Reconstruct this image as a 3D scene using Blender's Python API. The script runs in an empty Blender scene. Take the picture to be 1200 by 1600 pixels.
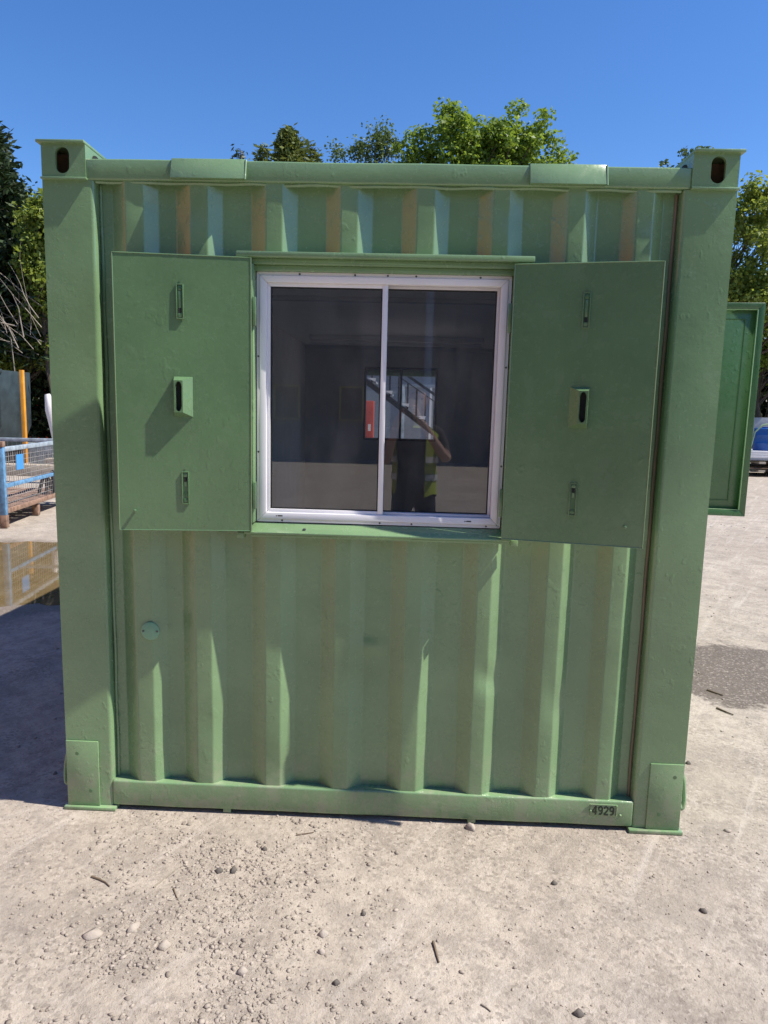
import bpy, bmesh, math, random
import numpy as np
from mathutils import Vector, Matrix, noise

random.seed(7)
rng = np.random.default_rng(11)
scene = bpy.context.scene
COL = scene.collection

# ------------------------------------------------------------------ camera
cd = bpy.data.cameras.new('camera'); cam = bpy.data.objects.new('camera', cd); COL.objects.link(cam)
cd.sensor_fit = 'VERTICAL'; cd.sensor_height = 36.0; cd.sensor_width = 27.0
cd.lens = 1110 / 1600 * 36.0
cd.clip_start = 0.01; cd.clip_end = 3000
CAM = Vector((0.10496, -2.62577, 1.62405))
yaw, pitch, roll = -0.03002, -0.1455, 0.02534
fw = Vector((math.sin(yaw) * math.cos(pitch), math.cos(yaw) * math.cos(pitch), math.sin(pitch)))
rt = Vector((math.cos(yaw), -math.sin(yaw), 0)); up = rt.cross(fw)
r2 = rt * math.cos(roll) + up * math.sin(roll); u2 = up * math.cos(roll) - rt * math.sin(roll)
M3 = Matrix((r2, u2, -fw)).transposed()
cam.matrix_world = Matrix.Translation(CAM) @ M3.to_4x4()
scene.camera = cam

# ------------------------------------------------------------------ sky, sun, exposure
SUN = Vector((0.70, -0.100, 1.0)).normalized()
elev = math.asin(SUN.z); azim = math.atan2(SUN.x, SUN.y)
world = bpy.data.worlds.new('World'); scene.world = world; world.use_nodes = True
wn = world.node_tree; wn.nodes.clear()
sky = wn.nodes.new('ShaderNodeTexSky'); sky.sky_type = 'NISHITA'; sky.sun_disc = False
sky.sun_elevation = elev; sky.sun_rotation = azim
sky.air_density = 1.0; sky.dust_density = 0.2; sky.ozone_density = 5.0; sky.altitude = 100
bg = wn.nodes.new('ShaderNodeBackground'); bg.inputs['Strength'].default_value = 0.118
wo = wn.nodes.new('ShaderNodeOutputWorld')
hs = wn.nodes.new('ShaderNodeHueSaturation'); hs.inputs['Saturation'].default_value = 1.21; hs.inputs['Hue'].default_value = .508
wn.links.new(sky.outputs[0], hs.inputs['Color']); wn.links.new(hs.outputs[0], bg.inputs[0]); wn.links.new(bg.outputs[0], wo.inputs[0])
sd = bpy.data.lights.new('sun', 'SUN'); sd.energy = 5.0; sd.angle = math.radians(0.53); sd.color = (1.0, 0.93, 0.84)
sun = bpy.data.objects.new('sun', sd); COL.objects.link(sun)
sun.rotation_euler = SUN.to_track_quat('Z', 'Y').to_euler(); sun.location = (8, -1, 12)
vs = scene.view_settings
vs.view_transform = 'Standard'; vs.look = 'None'; vs.exposure = 0.60; vs.gamma = 1.0; vs.use_curve_mapping = False

# ------------------------------------------------------------------ helpers
def link(o, parent=None):
    COL.objects.link(o)
    if parent is not None: o.parent = parent
    return o

def tag(o, label=None, cat=None, group=None, kind=None):
    if label: o['label'] = label
    if cat: o['category'] = cat
    if group: o['group'] = group
    if kind: o['kind'] = kind
    return o

def empty(name, loc=(0, 0, 0), rz=0.0, parent=None):
    o = bpy.data.objects.new(name, None); o.empty_display_size = 0.1
    o.location = loc; o.rotation_euler = (0, 0, rz)
    return link(o, parent)

class MB:
    def __init__(s): s.v = []; s.f = []
    def add(s, vs, fs):
        n = len(s.v); s.v += [tuple(p) for p in vs]; s.f += [tuple(i + n for i in f) for f in fs]; return s
    def box(s, x0, x1, y0, y1, z0, z1):
        return s.add([(x0,y0,z0),(x1,y0,z0),(x1,y1,z0),(x0,y1,z0),(x0,y0,z1),(x1,y0,z1),(x1,y1,z1),(x0,y1,z1)],
                     [(0,3,2,1),(4,5,6,7),(0,1,5,4),(1,2,6,5),(2,3,7,6),(3,0,4,7)])
    def tube(s, pts, rad, n=8, cap=True):
        pts = [Vector(p) for p in pts]; m = len(pts)
        if not isinstance(rad, (list, tuple)): rad = [rad] * m
        vs = []; prev = None
        for i, p in enumerate(pts):
            t = (pts[min(i + 1, m - 1)] - pts[max(i - 1, 0)]).normalized()
            if prev is None:
                a = Vector((0, 0, 1)) if abs(t.z) < 0.9 else Vector((1, 0, 0))
                prev = t.cross(a).normalized()
            prev = (prev - t * prev.dot(t)).normalized(); b = t.cross(prev)
            for k in range(n):
                a = 2 * math.pi * k / n
                vs.append(p + (prev * math.cos(a) + b * math.sin(a)) * rad[i])
        fs = []
        for i in range(m - 1):
            for k in range(n):
                fs.append((i*n+k, i*n+(k+1) % n, (i+1)*n+(k+1) % n, (i+1)*n+k))
        if cap:
            fs.append(tuple(range(n))[::-1]); fs.append(tuple((m-1)*n+k for k in range(n)))
        return s.add(vs, fs)
    def prism(s, poly, y0, y1):
        """poly of (x,z), extruded along y"""
        n = len(poly)
        vs = [(x, y0, z) for x, z in poly] + [(x, y1, z) for x, z in poly]
        fs = [tuple(range(n)), tuple(range(2*n-1, n-1, -1))]
        fs += [(i, n+i, n+(i+1) % n, (i+1) % n) for i in range(n)]
        return s.add(vs, fs)
    def build(s, name, mat, parent=None, bevel=0, seg=2, smooth=False, angle=40):
        me = bpy.data.meshes.new(name); me.from_pydata(s.v, [], s.f)
        bm = bmesh.new(); bm.from_mesh(me)
        bmesh.ops.recalc_face_normals(bm, faces=bm.faces)
        if bevel:
            es = [e for e in bm.edges if len(e.link_faces) == 2 and e.calc_face_angle(0) > math.radians(30)]
            bmesh.ops.bevel(bm, geom=es, offset=bevel, segments=seg, profile=0.5, affect='EDGES', clamp_overlap=True)
        if smooth or bevel:
            for f in bm.faces: f.smooth = True
            for e in bm.edges:
                if len(e.link_faces) == 2 and e.calc_face_angle(0) > math.radians(angle): e.smooth = False
        bm.to_mesh(me); bm.free()
        if mat: me.materials.append(mat)
        o = bpy.data.objects.new(name, me)
        return link(o, parent)

def quads_mesh(name, V, Q, mat, parent=None, smooth=False):
    me = bpy.data.meshes.new(name)
    V = np.asarray(V, np.float32).reshape(-1, 3); Q = np.asarray(Q, np.int32)
    k = Q.shape[1]
    me.vertices.add(len(V)); me.vertices.foreach_set('co', V.ravel())
    me.loops.add(Q.size); me.loops.foreach_set('vertex_index', Q.ravel())
    me.polygons.add(len(Q)); me.polygons.foreach_set('loop_start', np.arange(0, Q.size, k, dtype=np.int32))
    me.polygons.foreach_set('loop_total', np.full(len(Q), k, np.int32))
    if smooth: me.polygons.foreach_set('use_smooth', np.ones(len(Q), bool))
    me.update(calc_edges=True); me.validate()
    if mat: me.materials.append(mat)
    o = bpy.data.objects.new(name, me)
    return link(o, parent)

class NT:
    """tiny shader graph helper"""
    def __init__(s, name):
        s.m = bpy.data.materials.new(name); s.m.use_nodes = True
        s.t = s.m.node_tree; s.t.nodes.clear()
        s.out = s.t.nodes.new('ShaderNodeOutputMaterial')
    def n(s, typ, **kw):
        nd = s.t.nodes.new('ShaderNode' + typ)
        for k, v in kw.items():
            if k[0] == '_': setattr(nd, k[1:], v)
            else: s.set(nd, k, v)
        return nd
    def set(s, nd, k, v):
        key = int(k[1:]) if k[0] == 'i' and k[1:].isdigit() else k.replace('_', ' ')
        inp = nd.inputs[key]
        if isinstance(v, bpy.types.NodeSocket): s.t.links.new(v, inp)
        elif hasattr(v, 'outputs'): s.t.links.new(v.outputs[0], inp)
        else: inp.default_value = v
    def obj(s): return s.n('TexCoord').outputs['Object']
    def pos(s): return s.n('NewGeometry').outputs['Position']
    def noise(s, vec, scale, detail=4, rough=.55, dist=0.0):
        return s.n('TexNoise', Vector=vec, Scale=scale, Detail=detail, Roughness=rough, Distortion=dist).outputs[0]
    def mapr(s, v, a, b, c=0., d=1.):
        return s.n('MapRange', i0=v, i1=a, i2=b, i3=c, i4=d).outputs[0]
    def mix(s, f, a, b):
        nd = s.t.nodes.new('ShaderNodeMix'); nd.data_type = 'RGBA'
        for i, v in ((0, f), (6, a), (7, b)):
            if isinstance(v, bpy.types.NodeSocket): s.t.links.new(v, nd.inputs[i])
            else: nd.inputs[i].default_value = v if i == 0 else (*v, 1) if len(v) == 3 else v
        return nd.outputs[2]
    def math(s, op, a, b=0.0):
        return s.n('Math', _operation=op, i0=a, i1=b).outputs[0]
    def scale(s, vec, sc):
        return s.n('Mapping', Vector=vec, Scale=sc).outputs[0]
    def bump(s, h, strength=.3, dist=.01, normal=None):
        nd = s.n('Bump', Height=h, Strength=strength, Distance=dist)
        if normal is not None: s.set(nd, 'Normal', normal)
        return nd.outputs[0]
    def bsdf(s, **kw):
        nd = s.n('BsdfPrincipled', **kw); s.t.links.new(nd.outputs[0], s.out.inputs[0]); return nd

def plain(name, col, rough=.6, metal=0., var=.18, scale=6., bump=.15, bscale=60., spec=.5):
    g = NT(name); p = g.obj()
    n1 = g.noise(p, scale, 5); f = g.mapr(n1, .3, .7)
    c = g.mix(f, tuple(x * (1 - var) for x in col), tuple(min(1, x * (1 + var)) for x in col))
    r = g.mapr(g.noise(p, scale * 3, 4), .3, .7, max(.02, rough - .08), min(1, rough + .08))
    g.bsdf(Base_Color=c, Roughness=r, Metallic=metal, Specular_IOR_Level=spec,
           Normal=g.bump(g.noise(p, bscale, 3), bump, .004))
    return g.m

# ------------------------------------------------------------------ materials
def paint(name, col, rough=.22, wrinkle=1.0):
    g = NT(name); p = g.pos()
    big = g.noise(p, 2.2, 4); fine = g.noise(p, 38, 4)
    f = g.mapr(big, .32, .68)
    c = g.mix(f, tuple(x * .84 for x in col), tuple(x * 1.13 for x in col))
    # scattered dusty film and darker brush laps
    dust = g.mapr(g.noise(p, 7, 6, .65), .56, .74, 0, .22)
    c = g.mix(dust, c, (col[0] * 1.05 + .035, col[1] * .98 + .015, col[2] * 1.02 + .022))
    lap = g.mapr(g.noise(g.scale(p, (30, 30, 3.0)), 1.6, 5, .6), .60, .75, 0, .22)
    c = g.mix(lap, c, tuple(x * .72 for x in col))
    # small chips / specks of dirt
    sp = g.mapr(g.n('TexVoronoi', Vector=p, Scale=9.0).outputs['Distance'], .018, .030, 1, 0)
    sp = g.math('MULTIPLY', sp, g.mapr(g.noise(p, 1.3, 2), .5, .62))
    c = g.mix(g.math('MULTIPLY', sp, .8), c, (.085, .05, .03))
    # splashed dust near the ground
    sx = g.n('SeparateXYZ', Vector=p).outputs[2]
    low = g.math('MULTIPLY', g.mapr(sx, .32, .0), g.mapr(g.noise(p, 14, 6, .7), .45, .68, 0, .60))
    c = g.mix(low, c, (.36, .31, .25))
    r = g.math('ADD', g.mapr(fine, .3, .7, rough - .05, rough + .08), g.math('MULTIPLY', dust, .5))
    r = g.math('ADD', r, g.math('MULTIPLY', low, .4))
    mask = g.mapr(g.noise(p, 4.5, 3), .42, .62)
    wr = g.noise(p, 75, 4, .55)
    wr2 = g.noise(g.scale(p, (38, 38, 70)), 1.0, 2, .5, 1.2)
    h = g.math('ADD', g.math('MULTIPLY', g.math('MULTIPLY', wr2, mask), .45 * wrinkle), g.math('MULTIPLY', wr, .30))
    h = g.math('ADD', h, g.math('MULTIPLY', g.noise(p, 12, 3), .9))
    # paint drips, dings and overpainted scale: sparse raised flecks in patches
    drip = g.mapr(g.noise(g.scale(p, (30, 30, 22)), 1.0, 2, .5), .60, .70)
    drip = g.math('MULTIPLY', drip, g.mapr(g.noise(p, 2.6, 2), .44, .60))
    h = g.math('ADD', h, g.math('MULTIPLY', drip, .9 * wrinkle))
    crk = g.mapr(g.n('TexVoronoi', Vector=g.scale(p, (55, 55, 32)), Scale=1.0, _feature='DISTANCE_TO_EDGE').outputs['Distance'], .0, .06)
    h = g.math('ADD', h, g.math('MULTIPLY', crk, g.mapr(g.noise(p, 3.1, 3), .58, .72, 0, .55)))
    g.bsdf(Base_Color=c, Roughness=r, Specular_IOR_Level=.80, Normal=g.bump(h, .22, .004))
    return g.m

GREEN = paint('green_paint', (.178, .292, .143))
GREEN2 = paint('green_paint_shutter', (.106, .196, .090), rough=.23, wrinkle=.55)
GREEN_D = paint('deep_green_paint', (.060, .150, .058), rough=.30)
TEAL = paint('teal_green_paint', (.16, .36, .22), rough=.35)

def mk_ground():
    g = NT('dusty_concrete'); p = g.pos()
    n1 = g.noise(p, .55, 6, .6, .4); n2 = g.noise(p, 4.0, 8, .68, .3); n3 = g.noise(p, 45, 6, .7)
    n4 = g.noise(p, 17, 6, .72, .6)
    c = g.mix(g.mapr(n1, .3, .7), (.350, .302, .244), (.475, .418, .346))
    c = g.mix(g.mapr(n2, .45, .62, 0, .72), c, (.275, .237, .196))
    c = g.mix(g.mapr(n4, .48, .64, 0, .55), c, (.225, .196, .165))
    c = g.mix(g.mapr(n3, .55, .72, 0, .38), c, (.17, .15, .13))
    c = g.mix(g.mapr(g.noise(p, 70, 3, .6), .64, .74, 0, .6), c, (.50, .45, .40))
    vo = g.n('TexVoronoi', Vector=p, Scale=85.0); vb = g.n('SeparateColor', Color=vo.outputs['Color']).outputs[0]
    gm = g.mapr(g.noise(p, 3.0, 4), .38, .6, .25, 1)
    c = g.mix(g.math('MULTIPLY', g.mapr(vb, .72, .95, 0, .55), gm), c, (.16, .135, .112))
    c = g.mix(g.math('MULTIPLY', g.mapr(vb, .02, .22, .50, 0), gm), c, (.52, .46, .395))
    # dirty tyre-smeared streaks running obliquely
    st = g.noise(g.scale(g.n('Mapping', Vector=p, Rotation=(0, 0, .75)).outputs[0], (1.2, 9, 1)), 1.0, 6, .6)
    c = g.mix(g.mapr(st, .50, .70, 0, .60), c, (.265, .232, .197))
    # pale dried tyre scuffs crossing the foreground
    tr_ = g.noise(g.scale(g.n('Mapping', Vector=p, Rotation=(0, 0, -1.02)).outputs[0], (.9, 14, 1)), 1.0, 5, .62, .3)
    c = g.mix(g.mapr(tr_, .54, .70, 0, .45), c, (.52, .468, .405))
    # damp band right of the container: a stain with its own ragged outline
    sep = g.n('SeparateXYZ', Vector=p); X = sep.outputs[0]; Y = sep.outputs[1]
    wob = g.math('MULTIPLY', g.math('SUBTRACT', g.noise(p, 2.6, 6, .65), .5), 1.1)
    yy = g.math('ADD', g.math('ABSOLUTE', g.math('SUBTRACT', Y, g.math('ADD', g.math('MULTIPLY', X, -.02), 1.93))), wob)
    yy = g.math('ADD', yy, g.math('MULTIPLY', g.math('SUBTRACT', g.noise(p, 14, 5, .7), .5), .45))
    damp = g.mapr(yy, .46, .56, 1, 0)
    damp = g.math('MULTIPLY', damp, g.mapr(X, 1.0, 1.3))
    damp = g.math('MULTIPLY', damp, g.mapr(X, 6.0, 6.6, 1, 0))
    # damp rim around the puddle
    px = g.math('MULTIPLY', g.math('ADD', X, 4.6), .42); py = g.math('MULTIPLY', g.math('SUBTRACT', Y, 3.7), .62)
    rr = g.math('SQRT', g.math('ADD', g.math('MULTIPLY', px, px), g.math('MULTIPLY', py, py)))
    rim = g.mapr(g.math('ADD', rr, g.math('MULTIPLY', wob, .5)), 1.0, 1.16, .75, 0)
    d = g.math('MAXIMUM', g.math('MULTIPLY', damp, .92), rim)
    wet = g.mix(g.mapr(n3, .35, .7), (.100, .080, .060), (.165, .135, .104))
    wet = g.mix(g.math('MULTIPLY', g.mapr(vb, .80, .95, 0, .8), .8), wet, (.36, .31, .26))
    c = g.mix(d, c, wet)
    r = g.mapr(d, 0, 1, .92, .48)
    h = g.math('ADD', g.math('MULTIPLY', n3, .75), g.math('MULTIPLY', n2, 1.0))
    h = g.math('ADD', h, g.math('MULTIPLY', g.noise(p, 130, 4, .7), .35))
    g.bsdf(Base_Color=c, Roughness=r, Specular_IOR_Level=.3, Normal=g.bump(h, .8, .012))
    return g.m
GROUND = mk_ground()

def mk_stone(name, a, b):
    g = NT(name); geo = g.n('NewGeometry'); p = geo.outputs['Position']
    f = g.math('ADD', g.math('MULTIPLY', geo.outputs['Random Per Island'], .8), g.math('MULTIPLY', g.noise(p, 60, 3), .3))
    g.bsdf(Base_Color=g.mix(f, a, b), Roughness=.9, Specular_IOR_Level=.25, Normal=g.bump(g.noise(p, 180, 4), .5, .003))
    return g.m
STONE = mk_stone('gravel_stone', (.20, .17, .138), (.40, .35, .295))
STONE_P = mk_stone('pale_stone', (.29, .25, .212), (.38, .335, .285))
STONE_D = mk_stone('dark_stone', (.05, .045, .042), (.13, .115, .10))
BARK = plain('bark', (.09, .07, .052), .9, bump=.6, bscale=25, spec=.2)
TWIG = plain('pale_twig', (.27, .235, .19), .85, bump=.3, spec=.2)
STICK = plain('dry_stick', (.15, .115, .08), .85, spec=.2)

def leafmat(name, a, b, trans=.35):
    g = NT(name); geo = g.n('NewGeometry')
    f = geo.outputs['Random Per Island']
    c = g.mix(f, a, b)
    pb = g.n('BsdfPrincipled', Base_Color=c, Roughness=.5, Specular_IOR_Level=.35)
    tr = g.n('BsdfTranslucent', Color=g.mix(.35, c, (b[0] * 1.5, b[1] * 1.4, b[2] * .6)))
    mx = g.n('MixShader', i0=trans, i1=pb, i2=tr)
    g.t.links.new(mx.outputs[0], g.out.inputs[0]); return g.m
LEAF_MAPLE = leafmat('maple_leaf', (.11, .190, .026), (.23, .32, .048), .48)
LEAF_BIRCH = leafmat('birch_leaf', (.06, .105, .030), (.125, .175, .050))
LEAF_YEL = leafmat('yellow_green_leaf', (.13, .190, .030), (.26, .32, .06), .45)
LEAF_DARK = leafmat('shade_dark_ivy_leaf', (.016, .030, .011), (.040, .062, .020), .15)  # near-black green carries the hedge's deep shade in its colour
NEEDLE = leafmat('conifer_needle', (.016, .032, .013), (.045, .075, .027), .12)
NEEDLE2 = leafmat('pale_conifer_needle', (.065, .095, .020), (.15, .18, .040), .25)

def mk_glass(name, refl=.12, tint=(.80, .82, .82)):
    g = NT(name)
    fr = g.n('Fresnel', IOR=1.5)
    f = g.math('ADD', g.math('MULTIPLY', fr.outputs[0], 1.7), refl - .068)
    p = g.obj()
    film = g.mapr(g.noise(g.scale(p, (3, 3, 1)), 3.0, 6, .65), .42, .75, .032, .11)
    tb = g.n('BsdfTransparent', Color=(*tint, 1)); gl = g.n('BsdfGlossy', Color=(.95, .96, 1, 1), Roughness=0.0)
    mx = g.n('MixShader', i0=f, i1=tb, i2=gl)
    df = g.n('BsdfDiffuse', Color=(.5, .5, .5, 1))
    m2 = g.n('MixShader', i0=film, i1=mx, i2=df)
    g.t.links.new(m2.outputs[0], g.out.inputs[0]); return g.m
GLASS = mk_glass('window_glass')
GLASS_FAR = mk_glass('far_window_glass', .08, (.9, .92, .92))

def mk_water():
    g = NT('muddy_water'); p = g.pos()
    c = g.mix(g.mapr(g.noise(p, 3, 6, .7), .35, .7), (.125, .090, .040), (.175, .130, .066))
    c = g.mix(g.mapr(g.noise(p, 28, 4, .6), .66, .74, 0, .7), c, (.24, .20, .15))
    g.bsdf(Base_Color=c, Roughness=.03, IOR=1.33, Specular_IOR_Level=.5,
           Normal=g.bump(g.noise(p, 9, 2), .05, .004))
    return g.m
WATER = mk_water()

ALU = plain('white_aluminium', (.80, .79, .81), .34, var=.04, bump=.04, scale=3)
ALU2 = plain('white_aluminium_track', (.60, .60, .63), .38, var=.05, bump=.04, scale=3)
RUBBER = plain('black_rubber', (.012, .012, .013), .6)
DARK = plain('recess_shade', (.010, .012, .010), .8)  # near-black colour stands in for the shade inside holes and slots
DIGIT = plain('stamped_digit', (.018, .035, .018), .5)
SCREW = plain('screw_steel', (.10, .10, .11), .4, .7)
LINER = plain('interior_board', (.45, .45, .45), .5, var=.05)
LINER_D = plain('interior_dark_board', (.55, .55, .56), .55, var=.08)
CEIL = plain('interior_ceiling_board', (.86, .85, .82), .5, var=.04)
FLOORB = plain('interior_floor_vinyl', (.62, .60, .57), .4)
BLUE = plain('blue_steel', (.12, .27, .45), .5, var=.4, scale=14)
RUSTY = plain('rusty_steel', (.24, .15, .105), .8, var=.45, scale=16)
WORNBLUE = plain('worn_blue_rail', (.30, .36, .41), .55, var=.35, scale=11)
GALV = plain('galvanised_wire', (.42, .41, .39), .5, .3)
TAGBLUE = plain('blue_tag', (.06, .30, .66), .4, var=.06)
ORANGE = plain('orange_paint', (.62, .27, .025), .45, var=.15)
SKIPC = plain('dark_teal_steel', (.030, .045, .050), .5, var=.35, scale=3)
WHITEP = plain('white_plastic', (.70, .67, .66), .45, var=.08)
TIMBER = plain('weathered_timber', (.40, .34, .26), .8, var=.25, scale=9)
TIMBER_D = plain('brown_pallet_timber', (.13, .085, .055), .85, var=.4, scale=9)
DRUMBLUE = plain('blue_plastic', (.012, .10, .36), .4, var=.1)
BLACKSTRAP = plain('black_webbing', (.02, .02, .024), .7)
HOSE = plain('green_hose', (.20, .30, .18), .5)
REDC = plain('red_steel', (.33, .045, .030), .5, var=.15)
WHITES = plain('white_sheet', (.80, .79, .78), .4, var=.06)
GREYST = plain('grey_steel', (.26, .28, .31), .5, var=.12)
BLACKST = plain('black_steel', (.018, .018, .02), .45)
TREADW = plain('white_tread_edge', (.72, .72, .70), .6)
CABIN = plain('grey_cabin_wall', (.20, .24, .28), .6, var=.06)
SHED = plain('dark_cladding', (.15, .15, .155), .55, var=.12, scale=1.5)
SHED_R = plain('shed_roof_sheet', (.15, .15, .16), .6)
YELLOWF = plain('yellow_trim', (.42, .36, .05), .5)
PALEB = plain('pale_blue_pipe', (.30, .38, .50), .5)
BRICK = plain('orange_red_clad', (.52, .18, .065), .75, var=.15, scale=1.2)

# ------------------------------------------------------------------ ground
def smoothstep(a, b, x):
    t = min(1, max(0, (x - a) / (b - a))); return t * t * (3 - 2 * t)

def ground_h(x, y):
    h = 0.0
    near = 1 - smoothstep(9, 16, math.hypot(x, y - 2))
    if near > 0:
        n = noise.fractal(Vector((x * .9, y * .9, 3.1)), 1.0, 2.0, 3)
        n2 = noise.fractal(Vector((x * 5, y * 5, 9.7)), 1.0, 2.0, 3)
        h = (.010 * n + .0045 * n2) * near - .010 * near
    # level pad below the container
    dx = max(abs(x) - 1.30, 0); dy = max(-.06 - y, y - 6.2, 0); d = math.hypot(dx, dy)
    k = 1 - smoothstep(.0, .35, d)
    h = h * (1 - k) + (-.004) * k
    # hollow that holds the puddle
    q = math.hypot((x + 4.6) * .42, (y - 3.7) * .62) + .26 * noise.noise(Vector((x * 1.3, y * 1.3, 5))) + .14 * noise.noise(Vector((x * 5, y * 5, 8)))
    h -= .05 * (1 - smoothstep(.55, 1.25, q))
    # loose dirt swell and tyre hollow at the front left
    h += .018 * math.exp(-(((x + .55) / .5) ** 2 + ((y + .75) / .35) ** 2))
    return h

xs = sorted(set(np.concatenate([-np.geomspace(7.6, 900, 26), np.arange(-7.6, -2.2, .06), np.arange(-2.2, 2.6, .03), np.arange(2.6, 7, .12), np.geomspace(7, 900, 26)]).round(4)))
ys = sorted(set(np.concatenate([-np.geomspace(2.7, 900, 30), np.arange(-2.7, -1.3, .08), np.arange(-1.3, .3, .022), np.arange(.3, 6.6, .06), np.geomspace(6.6, 1400, 34)]).round(4)))
GV = [(x, y, ground_h(x, y)) for y in ys for x in xs]
nx = len(xs)
ii = np.arange((len(ys) - 1) * nx).reshape(len(ys) - 1, nx)[:, :-1].ravel()
GQ = np.stack([ii, ii + 1, ii + 1 + nx, ii + nx], 1)
gnd = quads_mesh('ground', GV, GQ, GROUND, smooth=True); tag(gnd, kind='structure')
gnd['label'] = 'dusty sunlit concrete yard ground'

WZ = -.025
pv = [(-4.6 + math.cos(a) * 3.4, 3.7 + math.sin(a) * 2.3, WZ) for a in np.linspace(0, 2 * math.pi, 40, endpoint=False)]
pud = MB().add(pv, [tuple(range(40))]).build('puddle', WATER); tag(pud, kind='structure')
pud['label'] = 'shallow muddy puddle left of the green container'

# loose gravel
ico = bmesh.new(); bmesh.ops.create_icosphere(ico, subdivisions=1, radius=1.0)
IV = np.array([v.co[:] for v in ico.verts]); IF = np.array([[v.index for v in f.verts] for f in ico.faces]); ico.free()
def stone_mesh(n, sampler, smin, smax, power=2.6):
    V = []; F = []
    for i in range(n):
        x, y = sampler()
        s = smin + (smax - smin) * (random.random() ** power)
        sc = np.array([s * random.uniform(.7, 1.35), s * random.uniform(.7, 1.35), s * random.uniform(.45, .8)])
        a = random.uniform(0, 6.28); R = np.array([[math.cos(a), -math.sin(a), 0], [math.sin(a), math.cos(a), 0], [0, 0, 1]])
        v = (IV * (1 + rng.uniform(-.5, .35, (len(IV), 1)))) * sc
        v = v @ R.T + np.array([x, y, ground_h(x, y) + sc[2] * .12])
        F.append(IF + len(V) * len(IV)); V.append(v)
    return np.concatenate(V), np.concatenate(F)
def s_dense():
    while True:
        x = random.gauss(-.40, .46); y = random.uniform(-1.35, .0)
        c = -.50 + .10 * math.sin(y * 4)
        if random.random() < math.exp(-((x - c) / .50) ** 2) * (0.35 + .65 * smoothstep(.0, -.35, y)):
            if noise.noise(Vector((x * 5, y * 5, 1))) > random.uniform(-.5, .15): return x, y
def s_sparse(): return random.uniform(-1.7, 1.8), random.uniform(-1.5, .10)
def s_right(): return random.uniform(1.25, 5.5), random.uniform(-.6, 9)
def s_left(): return random.uniform(-6.5, -1.3), random.uniform(-.4, 9)
a1 = stone_mesh(12000, s_dense, .0012, .0095, 5.6)
a2 = stone_mesh(7500, s_sparse, .0010, .0055, 4.5)
a3 = stone_mesh(900, s_right, .002, .014, 3)
a4 = stone_mesh(600, s_left, .003, .018, 3)
V = []; F = []; o_ = 0
for v, f in (a1, a2, a3, a4): V.append(v); F.append(f + o_); o_ += len(v)
gr = quads_mesh('gravel', np.concatenate(V), np.concatenate(F), STONE)
tag(gr, 'loose pale gravel crumbs strewn over the yard', 'gravel', kind='stuff')

def ray_ground(px, py, z=0.0):
    d = fw + r2 * ((px - 600) / 1110) + u2 * ((800 - py) / 1110)
    t = (z - CAM.z) / d.z
    q = CAM + d * t
    return q.x, q.y
def ray_plane(px, py, Y):
    d = fw + r2 * ((px - 600) / 1110) + u2 * ((800 - py) / 1110)
    q = CAM + d * ((Y - CAM.y) / d.y)
    return q.x, q.z

bm0 = bmesh.new(); bmesh.ops.create_icosphere(bm0, subdivisions=2, radius=1.0)
SV = np.array([v.co[:] for v in bm0.verts]); SF = np.array([[v.index for v in f.verts] for f in bm0.faces]); bm0.free()
def big_stone(px, py, sx, sy, sz, mat, label, rz=0.0, sink=.3):
    x, y = ray_ground(px, py); seed = px * .37
    v = []
    for p in SV:
        q = Vector(p); k = 1 + .30 * noise.noise(q * 1.5 + Vector((seed, 0, 0))) + .12 * noise.noise(q * 4 + Vector((0, seed, 0)))
        # knock flats into it
        for nrm in (Vector((.8, .2, .6)), Vector((-.5, .6, .5)), Vector((.1, -.8, .5)), Vector((-.7, -.5, .3))):
            nrm = nrm.normalized(); d = q.dot(nrm)
            if d > .62: q = q - nrm * (d - .62) * .8
        v.append((q.x * sx * k, q.y * sy * k, q.z * sz * k))
    o = quads_mesh('stone', v, SF, mat)
    o.location = (x, y, ground_h(x, y) + sz * (1 - sink) * .6); o.rotation_euler = (0, 0, rz)
    tag(o, label, 'stone', 'single stones lying on the ground in front'); return o
for a in [
    (145, 1462, .036, .022, .012, STONE, 'flat grey stone half buried, leftmost on the ground in front', .3),
    (208, 1453, .016, .028, .014, STONE, 'upright thin stone slab beside the half buried flat stone', -.4),
    (257, 1483, .022, .018, .016, STONE, 'rounded grey stone below and right of the thin slab stone', .8),
    (342, 1358, .017, .012, .010, STONE_D, 'small brown stone among the gravel, left one of a close pair', .2),
    (365, 1358, .015, .012, .012, STONE_D, 'small dark stone among the gravel, right one of a close pair', 1.2),
    (413, 1325, .012, .010, .010, STONE_D, 'small dark stone in the gravel nearest the bottom rail', .4),
    (505, 1457, .018, .016, .014, STONE_P, 'pale angular stone in the middle foreground, upper of two', .5),
    (502, 1486, .013, .011, .011, STONE_P, 'white chipped stone in the middle foreground, lower of two', .1),
    (379, 1522, .017, .016, .012, STONE_P, 'pale round stone low in the gravel patch', .9),
    (568, 1425, .010, .009, .008, STONE_D, 'small grey pebble right of the gravel patch', .9),
    (735, 1294, .024, .015, .020, STONE_P, 'pale wedge shaped stone close to the bottom rail', -.5),
    (866, 1378, .012, .010, .009, STONE_D, 'dark round pebble on bare ground below the number plate', .5),
    (1099, 1420, .014, .011, .009, STONE_D, 'dark pebble at the right edge of the foreground', -.5),
    (904, 1580, .017, .013, .011, STONE_D, 'dark stone at the bottom edge of the picture', .2),
    (525, 1535, .012, .010, .008, STONE_D, 'dark pebble near the bottom between pale stones', .2),
    (1075, 1192, .014, .012, .010, STONE_D, 'dark clod beside the right foot of the container', .2),
]: big_stone(*a[:7], rz=a[7])
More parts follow.
